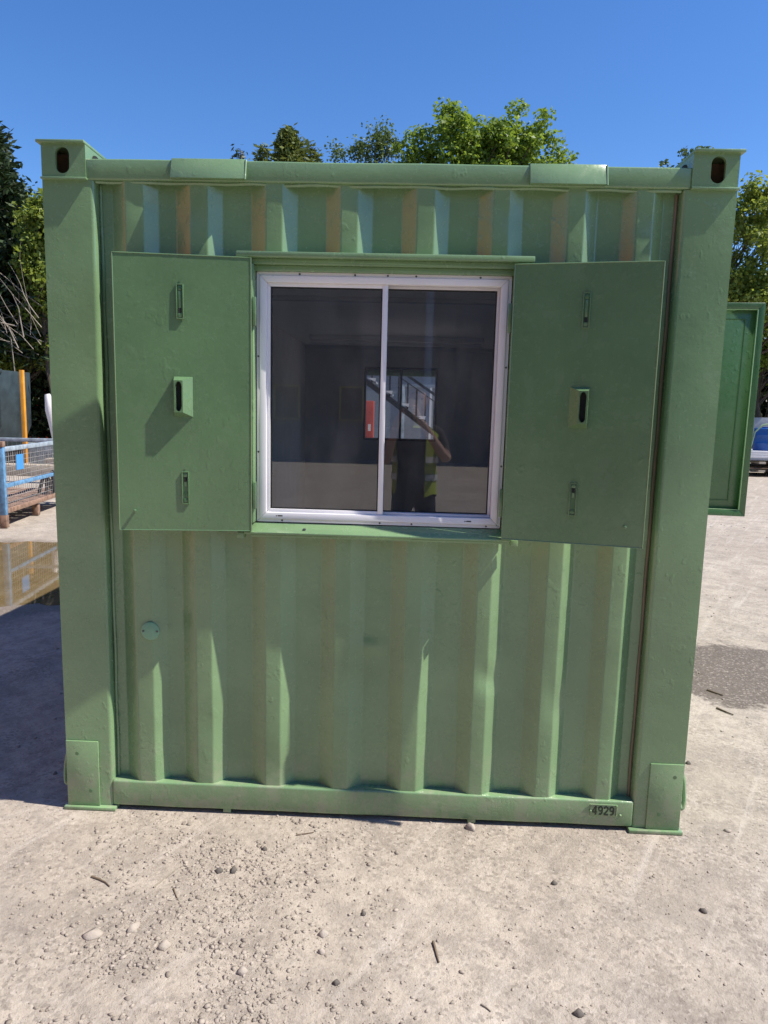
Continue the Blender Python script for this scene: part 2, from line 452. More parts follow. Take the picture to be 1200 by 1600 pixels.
def stick(pts, r, label, mat=STICK):
    P = [];
    for px, py in pts:
        x, y = ray_ground(px, py); P.append((x, y, ground_h(x, y) + r * .9))
    m = len(P); b = P[0]
    o = MB().tube([(p[0]-b[0], p[1]-b[1], p[2]-b[2]) for p in P], [r * (1 - .45 * i / (m - 1)) for i in range(m)], 6).build('stick', mat, smooth=True)
    o.location = b; tag(o, label, 'stick', 'dry sticks lying on the ground')
stick([(677, 1469), (680, 1480), (683, 1492), (686, 1502)], .0045, 'short straight brown stick on bare ground in the foreground')
stick([(143, 1367), (155, 1371), (165, 1376), (171, 1382)], .004, 'curved dry stick left of the gravel patch')
stick([(240, 1385), (258, 1369), (275, 1355), (287, 1349)], .003, 'thin pale straw stalk crossing the gravel', TWIG)
stick([(271, 1386), (274, 1395), (278, 1405)], .003, 'tiny dark twig below the straw stalk')
stick([(1105, 1076), (1118, 1080), (1130, 1084)], .006, 'thin stick on the damp band of ground')
stick([(1120, 1104), (1132, 1109), (1146, 1115)], .006, 'brown stick just in front of the damp band')
stick([(463, 1304), (478, 1302), (490, 1300)], .003, 'thin twig near the bottom rail', STICK)
stick([(752, 1568), (760, 1573), (767, 1579)], .003, 'small pale splinter at the bottom of the picture', TWIG)

# ------------------------------------------------------------------ container office
H = 2.525; W2 = 1.219; L = 6.06
box = empty('container_office', (0, 0, 0))
tag(box, 'pale green steel container office with a shuttered sliding window', 'container')

def dent(x, z):
    d = 0.0
    for cx, cz, rx, rz, a in DENTS:
        d += a * math.exp(-((x - cx) / rx) ** 2 - ((z - cz) / rz) ** 2)
    d += .0022 * noise.noise(Vector((x * 2.1, 0.3, z * 1.5))) + .0012 * noise.noise(Vector((x * 9, 2.0, z * 5))) + .0006 * noise.noise(Vector((x * 30, 5, z * 18)))
    return d
DENTS = [(-.02, .70, .05, .025, -.010), (.44, .60, .03, .05, .014), (.70, .52, .03, .08, .010), (-.60, .95, .04, .10, -.010),
         (-.37, .72, .10, .26, .008), (-.08, .55, .05, .10, .009), (-.07, .92, .06, .25, .006), (.19, .95, .05, .12, .014),
         (-.86, 2.33, .05, .05, .004), (-.08, 2.38, .05, .05, .007), (.43, 2.33, .05, .09, .010), (.93, 2.30, .04, .05, .006),
         (-.36, .18, .06, .08, .006), (-.63, .35, .05, .10, .005), (-.69, 2.30, .05, .06, .007), (-.16, .2, .06, .06, .006)]
VAL, RDG = .045, .006
ridges = [(-.985,-.927,-.862,-.815),(-.753,-.692,-.630,-.583),(-.480,-.421,-.362,-.312),(-.210,-.153,-.093,-.042),
          (.061,.116,.178,.230),(.333,.386,.440,.492),(.592,.647,.703,.754),(.838,.884,.940,.984)]
prof = [(-1.034, VAL)]
for a, b, c, d in ridges: prof += [(a, VAL), (b, RDG), (c, RDG), (d, VAL)]
prof += [(1.034, VAL)]
def rounded(prof, r=.0055):
    out = [prof[0]]
    for i in range(1, len(prof) - 1):
        p0, p, p1 = (np.array(q) for q in prof[i-1:i+2])
        u = (p0 - p) / np.linalg.norm(p0 - p); w = (p1 - p) / np.linalg.norm(p1 - p)
        A = p + u * r; B = p + w * r
        for t in (0, .25, .5, .75, 1):
            out.append(tuple((1-t)**2 * A + 2*t*(1-t) * p + t*t * B))
    out.append(prof[-1])
    # add mid points on long runs
    res = [out[0]]
    for q in out[1:]:
        dx = math.hypot(q[0]-res[-1][0], q[1]-res[-1][1]); k = max(1, int(dx / .018)); p = res[-1]
        for j in range(1, k + 1): res.append((p[0] + (q[0]-p[0]) * j / k, p[1] + (q[1]-p[1]) * j / k))
    return res
PR = rounded(prof)
zs = np.arange(.05, 2.46, .02)
EV = [(x, y + dent(x, z), z) for z in zs for x, y in PR]
n = len(PR); EQ = []
for j in range(len(zs) - 1):
    for i in range(n - 1):
        xm = (PR[i][0] + PR[i+1][0]) / 2; zm = (zs[j] + zs[j+1]) / 2
        if abs(xm) < .462 and 1.17 < zm < 2.135: continue
        EQ.append((j*n+i, j*n+i+1, (j+1)*n+i+1, (j+1)*n+i))
ew = quads_mesh('end_wall', EV, EQ, GREEN, box, smooth=True)

def corner_post(sx):
    # folded post section: outer width 0.186, generous radius on the inner arris
    o0, i0 = W2, 1.033
    pts = [(o0, .0), (o0, .17), (i0 + .002, .17), (i0, .085)]
    rad = .016
    for k in range(6):
        a = math.pi / 2 * k / 5
        pts.append((i0 + rad - rad * math.cos(a), rad - rad * math.sin(a)))
    z0, z1 = .012, H - .128; nz = 60; n = len(pts)
    V = []
    for j in range(nz + 1):
        z = z0 + (z1 - z0) * j / nz
        for x, y in pts:
            dn = .0022 * noise.noise(Vector((sx * 4 + x * 3, 1, z * 2.3))) + .0009 * noise.noise(Vector((sx * 7 + x * 12, 3, z * 11)))
            V.append((sx * x + (dn if x < 1.06 else 0), y + (dn if y < .03 else 0), z))
    mb = MB(); fs = []
    for j in range(nz):
        for i in range(n): fs.append((j*n+i, j*n+(i+1) % n, (j+1)*n+(i+1) % n, (j+1)*n+i))
    mb.add(V, fs)
    return mb.build('corner_post', GREEN, box, smooth=True, angle=35)
corner_post(-1); corner_post(1)

def rect_hole(mb, rx0, rx1, rz0, rz1, cx, cz, cw, ch, y, depth, n=40):
    """front face (plane y) from a rectangle to a capsule hole, hole walls going back by depth"""
    out = []; inn = []
    hw = cw / 2; hs = ch / 2 - hw
    for k in range(n):
        a = 2 * math.pi * k / n; dx, dz = math.cos(a), math.sin(a)
        inn.append((cx + hw * dx, cz + hw * dz + (hs if dz >= 0 else -hs)))
        # project to rectangle border from capsule centre
        t = min([q for q in ((rx1-cx)/dx if dx > 1e-9 else 9, (rx0-cx)/dx if dx < -1e-9 else 9,
                             (rz1-cz)/dz if dz > 1e-9 else 9, (rz0-cz)/dz if dz < -1e-9 else 9)])
        out.append([cx + dx * t, cz + dz * t])
    for c in ((rx0, rz0), (rx1, rz0), (rx1, rz1), (rx0, rz1)):
        k = min(range(n), key=lambda i: (out[i][0]-c[0])**2 + (out[i][1]-c[1])**2); out[k] = list(c)
    V = [(x, y, z) for x, z in out] + [(x, y, z) for x, z in inn] + [(x, y + depth, z) for x, z in inn]
    F = []
    for k in range(n):
        j = (k + 1) % n
        F.append((k, j, n + j, n + k)); F.append((n + k, n + j, 2*n + j, 2*n + k))
    mb.add(V, F)

def top_casting(sx):
    x0, x1 = 1.058, 1.216
    xa, xb = (-x1, -x0) if sx < 0 else (x0, x1)
    z0, z1 = H - .122, H - .010
    mb = MB()
    rect_hole(mb, xa, xb, z0, z1, (xa + xb) / 2 + (.008 if sx > 0 else -.004), (z0 + z1) / 2 + .002, .050, .088, -.006, .012)
    # remaining faces of the hollow box
    for X in (xa, xb): mb.add([(X, -.006, z0), (X, .165, z0), (X, .165, z1), (X, -.006, z1)], [(0, 1, 2, 3)])
    mb.add([(xa, .165, z0), (xb, .165, z0), (xb, .165, z1), (xa, .165, z1)], [(0, 1, 2, 3)])
    c = mb.build('corner_casting', GREEN, box)
    MB().box(xa - .012 if sx < 0 else xa - .002, xb + .002 if sx < 0 else xb + .012, -.022, .176, z1, H).build('top_plate', GREEN, c, bevel=.0025)
    MB().box(xa - .002, xb + .004, -.016, .166, z0 - .008, z0).build('bottom_flange', GREEN, c, bevel=.002)
    MB().box(xa + .006, xb - .006, .10, .11, z0 + .001, z1 - .001).build('casting_core', RUSTY, c)
    # dark disc standing in for the shaded opening on the casting's inner flank
    xi = xb + .0015 if sx < 0 else xa - .0015
    mb = MB(); pts = []
    for k in range(20):
        a = 2 * math.pi * k / 20
        pts.append((xi, .085 + .038 * math.cos(a), (z0 + z1) / 2 + .022 + .022 * math.sin(a)))
    mb.add(pts, [tuple(range(20))]).build('side_opening_shade', DARK, c)
top_casting(-1); top_casting(1)

def foot(sx):
    mb = MB()
    xa, xb = (-1.217, -1.086) if sx < 0 else (1.086, 1.217)
    mb.box(xa, xb, -.008, .0, .012, .285)
    f = mb.build('foot_doubler', GREEN, box, bevel=.003)
    pa, pb = (-1.228, -1.020) if sx < 0 else (1.020, 1.228)
    MB().box(pa, pb, -.020, .17, -.003, .011).build('foot_plate', GREEN, f, bevel=.003)
    for (dx, z) in ((.045, .232), (.095, .075)):
        x = xa + dx if sx < 0 else xb - dx + .01
        pts = [(x + .0075 * math.cos(a), -.0085, z + .0075 * math.sin(a)) for a in np.linspace(0, 2*math.pi, 14, endpoint=False)]
        MB().prism([(p[0], p[2]) for p in pts], -.0088, -.004).build('bolt_hole_shade', GREEN_D, f)  # dark disc stands in for the shade of a bolt hole
    # lashing ring on the flank
    P = []
    for k in range(25):
        a = 2 * math.pi * k / 24
        P.append((sx * (W2 + .016 + .012 * math.cos(a)), .05 + .02 * math.sin(a), .150 + .068 * math.sin(a)))
    MB().tube(P, .0085, 8, cap=False).build('lashing_ring', GREEN, box, smooth=True)
foot(-1); foot(1)

def wobble_box(name, x0, x1, y0, y1, z0, z1, nxs, parent, mat=GREEN, amp=.002, bevel=.006):
    mb = MB(); V = []; F = []
    for i in range(nxs + 1):
        x = x0 + (x1 - x0) * i / nxs
        a = amp * noise.noise(Vector((x * 3, z0 * 5, 0))); b = amp * noise.noise(Vector((x * 6, z1 * 5, 4)))
        V += [(x, y0 + a, z0 + b), (x, y1, z0 + b), (x, y1, z1 + a), (x, y0 + b, z1 + a)]
    for i in range(nxs):
        for k in range(4):
            F.append((i*4+k, i*4+(k+1) % 4, (i+1)*4+(k+1) % 4, (i+1)*4+k))
    F += [(0, 1, 2, 3), tuple(nxs*4+k for k in (3, 2, 1, 0))]
    mb.add(V, F)
    return mb.build(name, mat, parent, bevel=bevel, seg=3)
wobble_box('top_rail', -1.060, 1.060, -.002, .075, 2.398, 2.469, 40, box)
br = wobble_box('bottom_rail', -1.036, 1.036, -.002, .075, .014, .120, 40, box, bevel=.008)
# weld bead where sheet meets the top rail
P = [(x, .012 + .004 * math.sin(x * 31), 2.394 + .004 * noise.noise(Vector((x * 7, 0, 0)))) for x in np.linspace(-1.03, 1.03, 120)]
MB().tube(P, [.006 + .003 * abs(noise.noise(Vector((x[0] * 15, 3, 0)))) for x in P], 6).build('weld_bead', GREEN, box, smooth=True)
# fender pads on the top rail: leaning plates with a lip
for xa, xb in ((-.753, -.490), (.502, .764)):
    mb = MB()
    mb.add([(xa, -.0035, 2.474), (xb, -.0035, 2.474), (xb, -.026, 2.402), (xa, -.026, 2.402),
            (xa, .012, 2.474), (xb, .012, 2.474), (xb, .0, 2.402), (xa, .0, 2.402)],
           [(0, 1, 2, 3), (7, 6, 5, 4), (0, 4, 5, 1), (3, 2, 6, 7), (0, 3, 7, 4), (1, 5, 6, 2)])
    pd = mb.build('rail_pad', GREEN, box, bevel=.0025)
    P = [(xb + .002, -.004 - .02 * t, 2.470 - .07 * t) for t in np.linspace(0, 1, 10)]
    MB().tube(P, .004, 6).build('pad_weld', GREEN, pd, smooth=True)
# vertical seam strips beside the posts
for sx in (-1, 1):
    P = [(sx * (1.026 + .001 * math.sin(z * 17)), VAL - .003, z) for z in np.linspace(.12, 2.39, 60)]
    MB().tube(P, .006, 6).build('seam_bead', GREEN if sx < 0 else plain('reflection_brown_sealant', (.20, .155, .10), .6), box, smooth=True)  # right bead's brown is a reflection put into its colour
# tabs under the bottom rail
for x in (-.575, .405):
    MB().box(x - .016, x + .016, .004, .016, -.002, .018).build('rail_tab', GREEN, box, bevel=.002)
# end-cap disc
disc = MB()
cx, cz = -.868, .746
ys_ = RDG - .008
pts = [(cx + .036 * math.cos(a), cz + .036 * math.sin(a)) for a in np.linspace(0, 2*math.pi, 28, endpoint=False)]
dsc = disc.prism(pts, ys_, ys_ + .006).build('cable_cap', TEAL, box, bevel=.0012)
for dx in (-.027, .027):
    MB().prism([(cx + dx + .0042 * math.cos(a), cz + .0042 * math.sin(a)) for a in np.linspace(0, 2*math.pi, 8, endpoint=False)], ys_ - .0016, ys_ + .001).build('screw', SCREW, dsc)
# stencilled number plate
npl = MB().box(.866, .968, -.0055, -.001, .056, .106).build('number_plate', GREEN, box, bevel=.001)
npl['label'] = 'small welded plate stamped 4929'
for a, b in (((.862, -.007, .1065), (.966, -.007, .1055)), ((.969, -.007, .105), (.969, -.007, .06))):
    MB().tube([a, b], .0022, 6).build('plate_weld', GREEN, npl, smooth=True)
for x, z in ((.968, .100), (.868, .078), (.985, .062)):
    m = MB(); m.tube([(x, -.004, z), (x, -.010, z)], [.006, .003], 8); m.build('weld_blob', GREEN, npl, smooth=True)
def ribbon(mb, pts, w, y0=-.0075, y1=-.0050):
    n = len(pts); Lp = []; Rp = []
    for i, (x, z) in enumerate(pts):
        x0, z0_ = pts[max(i - 1, 0)]; x1, z1_ = pts[min(i + 1, n - 1)]
        l = math.hypot(x1 - x0, z1_ - z0_) or 1; nx_, nz_ = -(z1_ - z0_) / l, (x1 - x0) / l
        ww = w[i] if isinstance(w, list) else w
        Lp.append((x + nx_ * ww / 2, z + nz_ * ww / 2)); Rp.append((x - nx_ * ww / 2, z - nz_ * ww / 2))
    V = [(x, y0, z) for x, z in Lp + Rp] + [(x, y1, z) for x, z in Lp + Rp]; F = []
    for i in range(n - 1):
        F += [(i, i + 1, n + i + 1, n + i), (2*n + i, 3*n + i, 3*n + i + 1, 2*n + i + 1), (i, 2*n + i, 2*n + i + 1, i + 1), (n + i, n + i + 1, 3*n + i + 1, 3*n + i)]
    F += [(0, n, 3*n, 2*n), (n - 1, 3*n - 1, 4*n - 1, 2*n - 1)]
    mb.add(V, F)
def digit(ch, cx, cz, h=.036, w=.0175):
    mb = MB(); f = lambda u, v: (cx + (u - .5) * w, cz + (v - .5) * h); t = .0060
    if ch == '4':
        ribbon(mb, [f(.72, 1), f(.72, 0)], t); ribbon(mb, [f(.66, 1), f(.02, .34)], t * .7, -.0074, -.0049); ribbon(mb, [f(0, .30), f(1.02, .30)], t * .75, -.0073, -.0048)
    elif ch == '9':
        ribbon(mb, [f(.5 + .40 * math.cos(q), .70 + .25 * math.sin(q)) for q in np.linspace(0, 2 * math.pi, 17)], t * .85)
        ribbon(mb, [f(.90, .70), f(.90, .42), f(.80, .18), f(.55, .06), f(.22, .08)], t * .9, -.0074, -.0049)
    elif ch == '2':
        ribbon(mb, [f(.10, .74), f(.16, .90), f(.48, .97), f(.80, .90), f(.90, .72), f(.78, .52), f(.40, .28), f(.10, .08)], t * .85)
        ribbon(mb, [f(.04, .06), f(.96, .06)], t, -.0074, -.0049)
    mb.build('digit', DIGIT, npl)
for k, ch in enumerate('4929'): digit(ch, .884 + k * .0222, .081 - k * .0004)

# ---- window surround: lintel, jambs, sill
MB().box(-.519, .532, -.034, .055, 2.140, 2.160).build('lintel', GREEN, box, bevel=.003)
MB().box(-.505, .505, -.012, .05, 2.120, 2.1395).build('lintel_angle', GREEN, box, bevel=.002)
MB().box(-.500, .500, .004, .05, 2.100, 2.1195).build('lintel_packer', GREEN, box, bevel=.002)
for x0, x1 in ((-.490, -.459), (.466, .492)):
    MB().box(x0, x1, -.024, .07, 1.187, 2.1195).build('window_jamb', GREEN, box, bevel=.003)
sl = MB()
sl.add([(-.494, -.034, 1.146), (.494, -.034, 1.146), (.494, -.034, 1.154), (-.494, -.034, 1.154),
        (-.494, .019, 1.146), (.494, .019, 1.146), (.494, .019, 1.184), (-.494, .019, 1.184)],
       [(0, 1, 2, 3), (4, 7, 6, 5), (0, 4, 5, 1), (3, 2, 6, 7), (0, 3, 7, 4), (1, 5, 6, 2)])
sill = sl.build('window_sill', GREEN, box, bevel=.002)
MB().box(-.47, .47, -.022, -.004, 1.134, 1.1455).build('sill_lip', GREEN, sill, bevel=.002)
MB().tube([(-.27, -.014, 1.160), (-.27, -.016, 1.1685)], .006, 10).build('screw', SCREW, sill)
for x in (-.508, .512): MB().box(x - .013, x + .013, -.030, .012, 1.128, 1.152).build('hinge_lug', GREEN, box, bevel=.002)

# ---- aluminium sliding window
win = empty('window', (0, 0, 0), parent=box)
win['label'] = 'white aluminium sliding window with two panes'
def bar_frame(x0, x1, z0, z1, w, y0, y1, names, mat, parent, bev=.002):
    # four mitred members
    def mem(a, b, c, d, nm):
        mb = MB(); mb.prism([a, b, c, d], y0, y1); mb.build(nm, mat, parent, bevel=bev)
    g_ = .0005
    mem((x0, z1), (x1, z1), (x1 - w - g_, z1 - w), (x0 + w + g_, z1 - w), names)
    mem((x0, z0), (x0 + w + g_, z0 + w), (x1 - w - g_, z0 + w), (x1, z0), names)
    mem((x0, z0 + g_), (x0, z1 - g_), (x0 + w, z1 - w - g_), (x0 + w, z0 + w + g_), names)
    mem((x1, z0 + g_), (x1 - w, z0 + w + g_), (x1 - w, z1 - w - g_), (x1, z1 - g_), names)
bar_frame(-.457, .463, 1.186, 2.100, .014, .020, .060, 'outer_frame', ALU, win)
bar_frame(-.4432, .4492, 1.1998, 2.0862, .024, .012, .058, 'frame_bar', ALU, win)
# left (sliding) sash in front, right (fixed) sash behind
bar_frame(-.4190, .0205, 1.2240, 2.0620, .013, .022, .040, 'sash_bar', ALU, win, .0015)
MB().box(.0005, .0205, .0195, .0415, 1.2245, 2.0615).build('mullion', ALU, win, bevel=.002)
bar_frame(-.004, .4250, 1.2240, 2.0620, .010, .042, .058, 'sash_bar', ALU2, win, .0015)
MB().box(.021, .4248, .030, .044, 1.2243, 1.2330).build('track', ALU2, win, bevel=.001)
bar_frame(-.4058, .0002, 1.2370, 2.0490, .004, .0245, .036, 'gasket', RUBBER, win, 0)
bar_frame(.0065, .4148, 1.2342, 2.0518, .004, .0455, .054, 'gasket', RUBBER, win, 0)
def pane(x0, x1, z0, z1, y, nm='pane', mat=GLASS, parent=win):
    return MB().box(x0, x1, y, y + .005, z0, z1).build(nm, mat, parent)
p1 = MB().add([(-.4025, .030, 1.240), (-.003, .030, 1.240), (-.003, .030, 2.046), (-.4025, .030, 2.046)], [(0, 1, 2, 3)]).build('pane', GLASS, win)
p2 = MB().add([(.0100, .0495, 1.2375), (.4112, .0495, 1.2375), (.4112, .0495, 2.0485), (.0100, .0495, 2.0485)], [(0, 1, 2, 3)]).build('pane', GLASS, win)
for x, z in ((-.30, 2.093), (-.10, 2.093), (.018, 2.093), (.12, 2.093), (.35, 2.093), (-.450, 1.80), (-.450, 1.45), (.456, 1.78), (.456, 1.42), (-.36, 1.193), (.01, 1.193), (.13, 1.193), (.41, 1.193)):
    MB().prism([(x + .0036 * math.cos(a), z + .0036 * math.sin(a)) for a in np.linspace(0, 2*math.pi, 8, endpoint=False)], .0185, .0215).build('screw', SCREW, win)
for x0 in (-.375, .335):
    MB().box(x0, x0 + .018, .0112, .0140, 1.2090, 1.2135).build('drain_slot_shade', DARK, win)  # dark blocks stand in for the shade in the drain slots
    MB().box(x0 - .007, x0 - .003, .0112, .0140, 1.2090, 1.2130).build('drain_slot_shade', DARK, win)

# ---- shutters
def handle(parent, flip, x, z):
    """frustum hand-pull with an oval slot; flip=+1 slot on the left half"""
    w, h, d = .066, .142, .028
    mb = MB(); s = flip
    # outline in local coords, slot side is -x*s
    x0, x1 = -w / 2, w / 2
    a0, a1 = -w / 2 + .004, .002     # crown plane from a0 to a1
    zb, zt = -h / 2, h / 2; c0, c1 = zb + .016, zt - .014
    # crown with capsule hole
    t = MB(); rect_hole(t, a0, a1, c0, c1, (a0 + a1) / 2 + .001, (c0 + c1) / 2, .021, c1 - c0 - .008, -d, .020)
    mb.add(t.v, t.f)
    B = [(x0, 0, zb), (x1, 0, zb), (x1, 0, zt), (x0, 0, zt)]
    T = [(a0, -d, c0), (a1, -d, c0), (a1, -d, c1), (a0, -d, c1)]
    mb.add(B + T, [(0, 1, 5, 4), (1, 2, 6, 5), (2, 3, 7, 6), (3, 0, 4, 7)])
    if s < 0: mb.v = [(-p[0], p[1], p[2]) for p in mb.v]
    o = mb.build('handle', GREEN2, parent)
    cxs = s * ((a0 + a1) / 2 + .001)
    bk = MB().box(cxs - .016, cxs + .016, -.0095, -.0075, c0 + .001, c1 - .001).build('slot_back', DARK, parent)
    for q in (o, bk): q.location = (x, 0, z)

def flush_bolt(parent, x, z, up, w=.026, h=.120):
    mb = MB()
    fr = .0036
    mb.box(x - w/2, x - w/2 + fr, -.006, .0, z - h/2, z + h/2).box(x + w/2 - fr, x + w/2, -.006, .0, z - h/2, z + h/2)
    mb.box(x - w/2 + fr, x + w/2 - fr, -.006, .0, z + h/2 - fr, z + h/2).box(x - w/2 + fr, x + w/2 - fr, -.006, .0, z - h/2, z - h/2 + fr)
    b = mb.build('flush_bolt', GREEN2, parent, bevel=.0008)
    MB().box(x - w/2 + fr, x + w/2 - fr, -.0008, -.0001, z - h/2 + fr, z + h/2 - fr).build('bolt_recess_shade', GREEN_D, parent)  # darker plate puts the recess's shade into its colour
    k = 1 if up else -1
    MB().box(x - .0045, x + .0045, -.0032, .0, z - h*.02 + (-h*.22 if k > 0 else h*.06), z + h*.30 if k > 0 else z + h*.36).build('bolt_slide', GREEN2, parent, bevel=.001)
    zz = z - k * h * .26
    MB().box(x - .005, x + .005, -.0036, -.0009, zz - .009, zz + .009).build('bolt_slot_shade', DARK, parent)  # dark block stands in for the slot's shade
    for sgn in (1, -1):
        zz = z + sgn * h * .38
        MB().prism([(x + .0085 * math.cos(a), zz + .0085 * math.sin(a)) for a in np.linspace(0, 2*math.pi, 16, endpoint=False)], -.0036, -.0003).build('bolt_knob', GREEN_D if sgn * k > 0 else GREEN2, parent, bevel=.001)
    for sgn in (1, -1):
        zz = z + sgn * (h / 2 + .010)
        MB().prism([(x + .003 * math.cos(a), zz + .003 * math.sin(a)) for a in np.linspace(0, 2*math.pi, 8, endpoint=False)], -.0022, -.0002).build('rivet', GREEN2, parent)

def shutter(name_label, hinge, ang, sgn, z0=1.150, z1=2.142, wd=.500, th=.026, bolts=(), knob=None, hx=.25, hz=.5, htop=0):
    """local x runs from the hinge to the free edge (sgn), local -y is the visible face"""
    e = empty('shutter', hinge, ang, parent=box); e['label'] = name_label
    xa, xb = (0, wd) if sgn > 0 else (-wd, 0)
    V = []; F = []; nx_, nz_ = 16, 30
    for j in range(nz_ + 1):
        for i in range(nx_ + 1):
            x = xa + (xb - xa) * i / nx_; z = z0 + (z1 - z0) * j / nz_
            edge = min(i, nx_ - i, j, nz_ - j) / 3
            V.append((x, .0022 * min(1, edge) * noise.noise(Vector((x * 4 + sgn * 9, 2, z * 4))), z))
    for j in range(nz_):
        for i in range(nx_): F.append((j*(nx_+1)+i, j*(nx_+1)+i+1, (j+1)*(nx_+1)+i+1, (j+1)*(nx_+1)+i))
    skin = quads_mesh('shutter_face', V, F, GREEN2, e, smooth=True)
    m = MB()
    t = .003
    m.box(xa, xa + t, .0005, th, z0, z1).box(xb - t, xb, .0005, th, z0, z1).box(xa + t, xb - t, .0005, th, z1 - t, z1).box(xa + t, xb - t, .0005, th, z0, z0 + t)
    m.box(xa + t, xb - t, th - .003, th - .001, z0 + t, z1 - t)
    m.build('shutter_tray', GREEN2, e)
    # weld bead round the lip
    ps = [(xa, z0), (xb, z0), (xb, z1), (xa, z1), (xa, z0)]
    P = []
    for (ax, az), (bx_, bz) in zip(ps, ps[1:]):
        for k in range(20): P.append((ax + (bx_-ax) * k / 20, .0015 * noise.noise(Vector((ax + k, az, 2))), az + (bz-az) * k / 20))
    MB().tube(P + [P[0]], .0022, 5, cap=False).build('edge_bead', GREEN2, e, smooth=True)
    for x, z, upw in bolts: flush_bolt(e, x, z, upw)
    handle(e, -sgn * htop if htop else 1, hx, hz)
    if knob:
        m = MB(); m.tube([(knob[0], 0, knob[1]), (knob[0], -.012, knob[1]), (knob[0], -.014, knob[1])], [.004, .006, .003], 10)
        m.build('stud', GREEN2, e, smooth=True)
    for z in (z0 + .13, z1 - .18):
        MB().tube([(0, .030, z - .045), (0, .030, z + .045)], .010, 12).build('hinge', GREEN, e, smooth=True)
        xx = -sgn * .004
        MB().box(min(xx, xx - sgn * .012), max(xx, xx - sgn * .012), .008, .036, z - .05, z + .05).build('hinge_leaf', GREEN2, e, bevel=.001)
    return e
angL = math.atan2(.055, .470)
# left shutter: free edge forward, so the face turns towards the right
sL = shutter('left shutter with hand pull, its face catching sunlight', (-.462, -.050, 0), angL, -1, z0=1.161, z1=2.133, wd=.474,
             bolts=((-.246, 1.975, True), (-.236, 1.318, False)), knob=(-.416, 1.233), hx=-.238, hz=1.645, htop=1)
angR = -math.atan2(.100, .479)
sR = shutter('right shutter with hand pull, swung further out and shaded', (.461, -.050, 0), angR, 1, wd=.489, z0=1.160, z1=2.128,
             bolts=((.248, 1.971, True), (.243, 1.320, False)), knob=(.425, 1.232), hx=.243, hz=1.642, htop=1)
# side window shutter, standing open beyond the right post
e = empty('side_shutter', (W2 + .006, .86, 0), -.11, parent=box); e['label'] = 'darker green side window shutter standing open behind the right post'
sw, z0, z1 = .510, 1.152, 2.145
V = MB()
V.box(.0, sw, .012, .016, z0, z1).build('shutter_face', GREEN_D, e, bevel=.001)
fw_ = .032
m = MB(); m.prism([(0, z0), (sw, z0), (sw - fw_, z0 + fw_), (0 + fw_, z0 + fw_)], -.010, .0118); m.build('frame_bar', GREEN_D, e, bevel=.002)
m = MB(); m.prism([(0, z1), (fw_, z1 - fw_), (sw - fw_, z1 - fw_), (sw, z1)], -.010, .0118); m.build('frame_bar', GREEN_D, e, bevel=.002)
m = MB(); m.prism([(0, z0 + .0005), (fw_, z0 + fw_ + .0005), (fw_, z1 - fw_ - .0005), (0, z1 - .0005)], -.010, .0118); m.build('frame_bar', GREEN_D, e, bevel=.002)
m = MB(); m.prism([(sw, z0 + .0005), (sw, z1 - .0005), (sw - fw_, z1 - fw_ - .0005), (sw - fw_, z0 + fw_ + .0005)], -.010, .0118); m.build('frame_bar', GREEN_D, e, bevel=.002)
P = [(fw_, z0 + fw_), (sw - fw_, z0 + fw_), (sw - fw_, z1 - fw_), (fw_, z1 - fw_), (fw_, z0 + fw_)]
MB().tube([(x, -.010, z) for x, z in P], .0035, 6, cap=False).build('edge_bead', GREEN, e, smooth=True)
bar_frame(.07, sw - .075, z0 + .07, z1 - .07, .004, .008, .0119, 'swage_line', GREEN_D, e, 0)
m = MB(); m.tube([(.315, .012, 1.300), (.315, -.004, 1.300)], .013, 14); m.tube([(.315, -.004, 1.300), (.315, -.010, 1.300)], [.008, .005], 10); m.build('lock_boss', GREEN, e, smooth=True)
MB().box(-.010, 0, .0, .014, 1.25, 1.35).build('hinge', GREEN, e, bevel=.001)
MB().box(-.010, 0, .0, .014, 1.93, 2.03).build('hinge', GREEN, e, bevel=.001)

# ---- body behind the end wall: sides, roof, floor, far end and interior lining
for sx in (-1, 1):
    mb = MB(); pr = []
    y = .172
    while y < L - .2:
        pr += [(y, .0), (y + .10, .0), (y + .14, .03), (y + .24, .03), (y + .28, 0)]; y += .28
    pr.append((L - .02, 0)); n = len(pr); V = []; F = []
    for z in (.06, 2.44): V += [(sx * (W2 - .012 - d), yy, z) for yy, d in pr]
    F = [(i, i + 1, n + i + 1, n + i) for i in range(n - 1)]
    if sx > 0:
        V = [(sx * (W2 - .012 - d), yy, z) for z in (.06, 1.15, 2.14, 2.44) for yy, d in pr]; F = []
        for q in range(3):
            for i in range(n - 1):
                ym = (pr[i][0] + pr[i + 1][0]) / 2
                if q == 1 and (.87 < ym < 1.83 or 3.57 < ym < 4.53): continue  # farther opening is added to let sun into the cabin
                F.append((q * n + i, q * n + i + 1, (q + 1) * n + i + 1, (q + 1) * n + i))
    mb.add(V, F).build('side_wall', GREEN, box)
    MB().box(min(sx * 1.15, sx * 1.212), max(sx * 1.15, sx * 1.212), .172, L, .014, .14).build('side_rail', GREEN, box, bevel=.004)
    MB().box(min(sx * 1.15, sx * 1.212), max(sx * 1.15, sx * 1.212), .172, L, 2.40, 2.468).build('roof_rail', GREEN, box, bevel=.004)
MB().box(-1.148, 1.148, .078, L, 2.44, 2.462).build('roof', GREEN, box)
MB().box(-1.148, 1.148, .10, L, .10, .16).build('floor', FLOORB, box)
MB().box(-1.14, 1.14, .085, L - .06, 2.345, 2.36).build('ceiling_board', CEIL, box)
